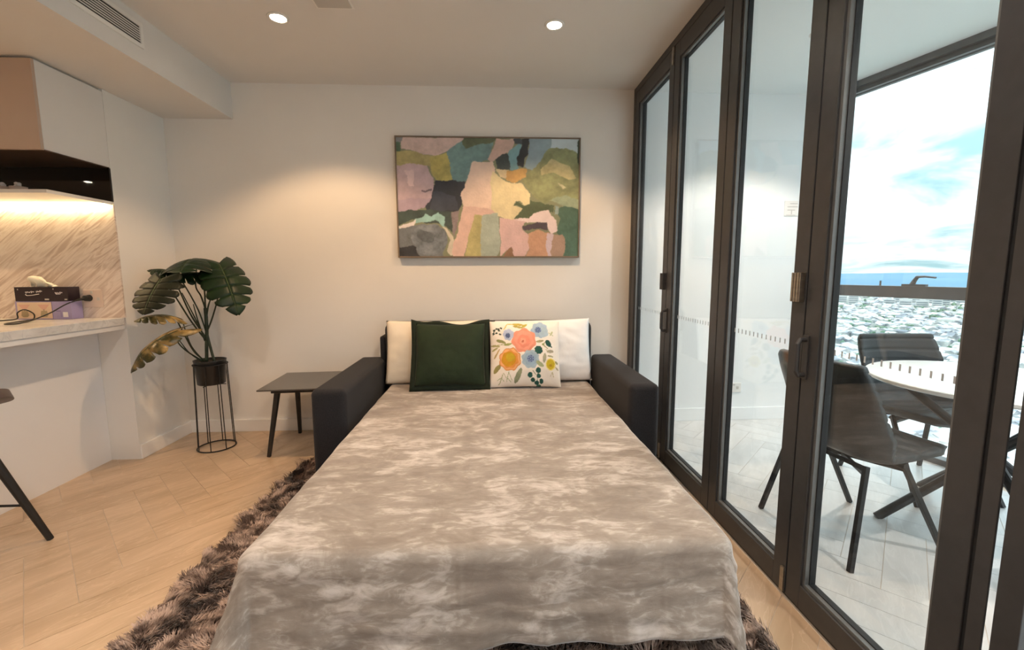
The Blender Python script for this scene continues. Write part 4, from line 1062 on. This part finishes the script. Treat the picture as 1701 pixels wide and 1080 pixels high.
def outlet(x, y, z, w, h, label, nm='wall_outlet'):
    t = thing(nm, (x, y, z), label, 'outlet')
    obj('cover_plate', MB().box(x-w/2, y-.009, z-h/2, x+w/2, y-.0003, z+h/2), M['plastic_w'], t, bevel=.003)
    for k in (-1,1): obj('socket', MB().box(x+k*w*.25-.010, y-.0105, z-.012, x+k*w*.25+.010, y-.009, z+.012), M['grey_plate'], t)
    obj('switch', MB().box(x-.008, y-.012, z+h/2-.022, x+.008, y-.009, z+h/2-.010), M['grey_plate'], t)
outlet(2.105, YBAL, .285, .13, .085, 'white weatherproof outlet low on the balcony end wall')
ss = thing('wall_sign', (2.51, YBAL, 1.80), 'small pale sign with grey lines on the balcony end wall', 'sign')
obj('sign_plate', MB().box(2.455, YBAL-.004, 1.74, 2.57, YBAL-.0003, 1.865), M['plastic_w'], ss, bevel=.001)
sg = MB().box(2.50, YBAL-.0046, 1.838, 2.565, YBAL-.004, 1.845).box(2.48, YBAL-.0046, 1.812, 2.567, YBAL-.004, 1.820).box(2.48, YBAL-.0046, 1.786, 2.545, YBAL-.004, 1.793).box(2.513, YBAL-.0046, 1.755, 2.521, YBAL-.004, 1.786).box(2.47, YBAL-.0046, 1.745, 2.55, YBAL-.004, 1.751)
obj('sign_lines', sg, M['grey_plate'], ss)

# ------------------------------------------------------------------ city far below
ZG = -85.0
M['ground'] = mat('suburb_ground', (.16,.22,.18), .95, col2=(.36,.39,.36), nscale=.02, coord='World', detail=8)
M['roof'] = mat('pale_roof', (.20,.22,.25), .8, col2=(.60,.59,.57), nscale=.06, coord='World', lo=.40, hi=.56)
M['tree'] = mat('tree_canopy', (.07,.14,.09), .9, col2=(.14,.23,.16), nscale=.05, coord='World')
M['tower'] = mat('tower_concrete', (.50,.50,.50), .8, col2=(.58,.57,.56), nscale=.1, coord='World')
M['towerg'] = mat('tower_glass', (.12,.16,.19), .3, col2=(.17,.21,.24), nscale=.1, coord='World')
M['hill'] = mat('far_forest_hazed', (.075,.19,.30), .95, col2=(.105,.23,.35), nscale=.0006, coord='World')  # blue is distance haze put into the base colour
gm = MB(); V = []; na, nr = 40, 24
rs_ = np.geomspace(30, 3400, nr)
for r_ in rs_:
    for k in range(na+1):
        a = math.radians(-20+150*k/na); V.append((r_*math.sin(a), r_*math.cos(a), ZG))
gm.add(V, [(j*(na+1)+i, (j+1)*(na+1)+i, (j+1)*(na+1)+i+1, j*(na+1)+i+1) for j in range(nr-1) for i in range(na)])
tag(obj('ground', gm, M['ground']), 'pale suburban ground far below the balcony', kind='structure')
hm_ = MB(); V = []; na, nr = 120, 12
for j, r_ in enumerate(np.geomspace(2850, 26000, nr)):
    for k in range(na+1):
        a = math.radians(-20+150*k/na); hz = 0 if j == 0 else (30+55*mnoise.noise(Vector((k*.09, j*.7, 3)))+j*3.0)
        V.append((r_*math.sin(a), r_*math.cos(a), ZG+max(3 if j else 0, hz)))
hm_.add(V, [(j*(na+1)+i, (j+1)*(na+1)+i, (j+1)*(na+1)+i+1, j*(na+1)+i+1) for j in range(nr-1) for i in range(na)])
tag(obj('hills', hm_, M['hill'], smooth=True), 'forested hills on the horizon with blue distance haze in their colour', kind='structure')
def scatter(n, rmin, rmax, seed):
    rg_ = np.random.default_rng(seed); r_ = np.sqrt(rg_.uniform(rmin**2, rmax**2, n)) if False else rmin*(rmax/rmin)**rg_.uniform(0,1,n)
    a = np.radians(rg_.uniform(12, 85, n)); return r_*np.sin(a), r_*np.cos(a), r_, rg_
hx, hy, hr, rg_ = scatter(9000, 170, 2900, 11)
hb = MB()
for i in range(len(hx)):
    sc = 1+hr[i]/4000; w, d, h = rg_.uniform(3,5.5)*sc, rg_.uniform(4,8)*sc, rg_.uniform(3,5.5)*sc; a = rg_.choice([.3,.3+PI/2])+rg_.normal(0,.06)
    ca, sa = math.cos(a), math.sin(a)
    q = [(-w,-d),(w,-d),(w,d),(-w,d)]; T_ = lambda x,y: (hx[i]+x*ca-y*sa, hy[i]+x*sa+y*ca)
    v = [(*T_(*p), ZG) for p in q]+[(*T_(*p), ZG+h) for p in q]+[(*T_(0,-d), ZG+h+w*.45), (*T_(0,d), ZG+h+w*.45)]
    hb.add(v, [(0,1,5,4),(1,2,6,5),(2,3,7,6),(3,0,4,7),(4,5,8),(6,7,9),(5,6,9,8),(7,4,8,9)])
tag(obj('suburb_houses', hb, M['roof']), 'sea of pale suburban roofs below the balcony window', 'houses', kind='stuff')
ico = bmesh.new(); bmesh.ops.create_icosphere(ico, subdivisions=1, radius=1); iv = np.array([v.co[:] for v in ico.verts]); ifc = [tuple(v.index for v in f.verts) for f in ico.faces]; ico.free()
tx_, ty_, tr_, rg2 = scatter(9000, 150, 2900, 23)
tm = MB()
for i in range(len(tx_)):
    s = rg2.uniform(1.6,3.8)*(1+tr_[i]/4000); v = iv*np.array([s,s,s*.9])*rg2.uniform(.8,1.2,(len(iv),1))+np.array([tx_[i],ty_[i],ZG+s*.7])
    tm.add(v.tolist(), ifc)
tag(obj('suburb_trees', tm, M['tree'], smooth=True), 'scattered green tree canopies between the suburban roofs', 'trees', kind='stuff')
TW = [(1400,1500,34,20),(1418,1450,42,22),(1440,1900,26,36),(1478,1500,22,24),(1492,1580,30,20),(1505,1450,26,24),(1520,1580,34,22),(1533,1450,24,24),(1546,1570,36,20),(1558,1440,40,18),(1570,1600,30,22),(1584,1720,28,26),(1598,1650,40,22)]
words_ = ['first','second','third','fourth','fifth','sixth','seventh','eighth','ninth','tenth','eleventh','twelfth','last']
for i, (px_, dist, h, w) in enumerate(TW):
    a = math.atan((px_-850.5)/728.6)+math.radians(2.94); x, y = dist*math.sin(a), dist*math.cos(a)
    t = thing('tower_block', (x, y, ZG), '%s pale far tower block from the left, below the window transom' % words_[i], 'building', 'tower blocks on the skyline', rz=-a)
    Wd = world_of(t); bb = MB().box(-w/2,-w/3,0,w/2,w/3,h*.78).box(-w/5,-w/6,h*.78,w/5,w/6,h*.78+3)
    bb.v = [tuple(Wd @ Vector(p)) for p in bb.v]; obj('wall', bb, M['tower'], t)
    for z in range(3, int(h*.78-3), 5):
        wm = MB().box(-w*.42,-w/3-.3,z,w*.42,-w/3,z+2.2); wm.v = [tuple(Wd @ Vector(p)) for p in wm.v]
        obj('window_band', wm, M['towerg'], t)
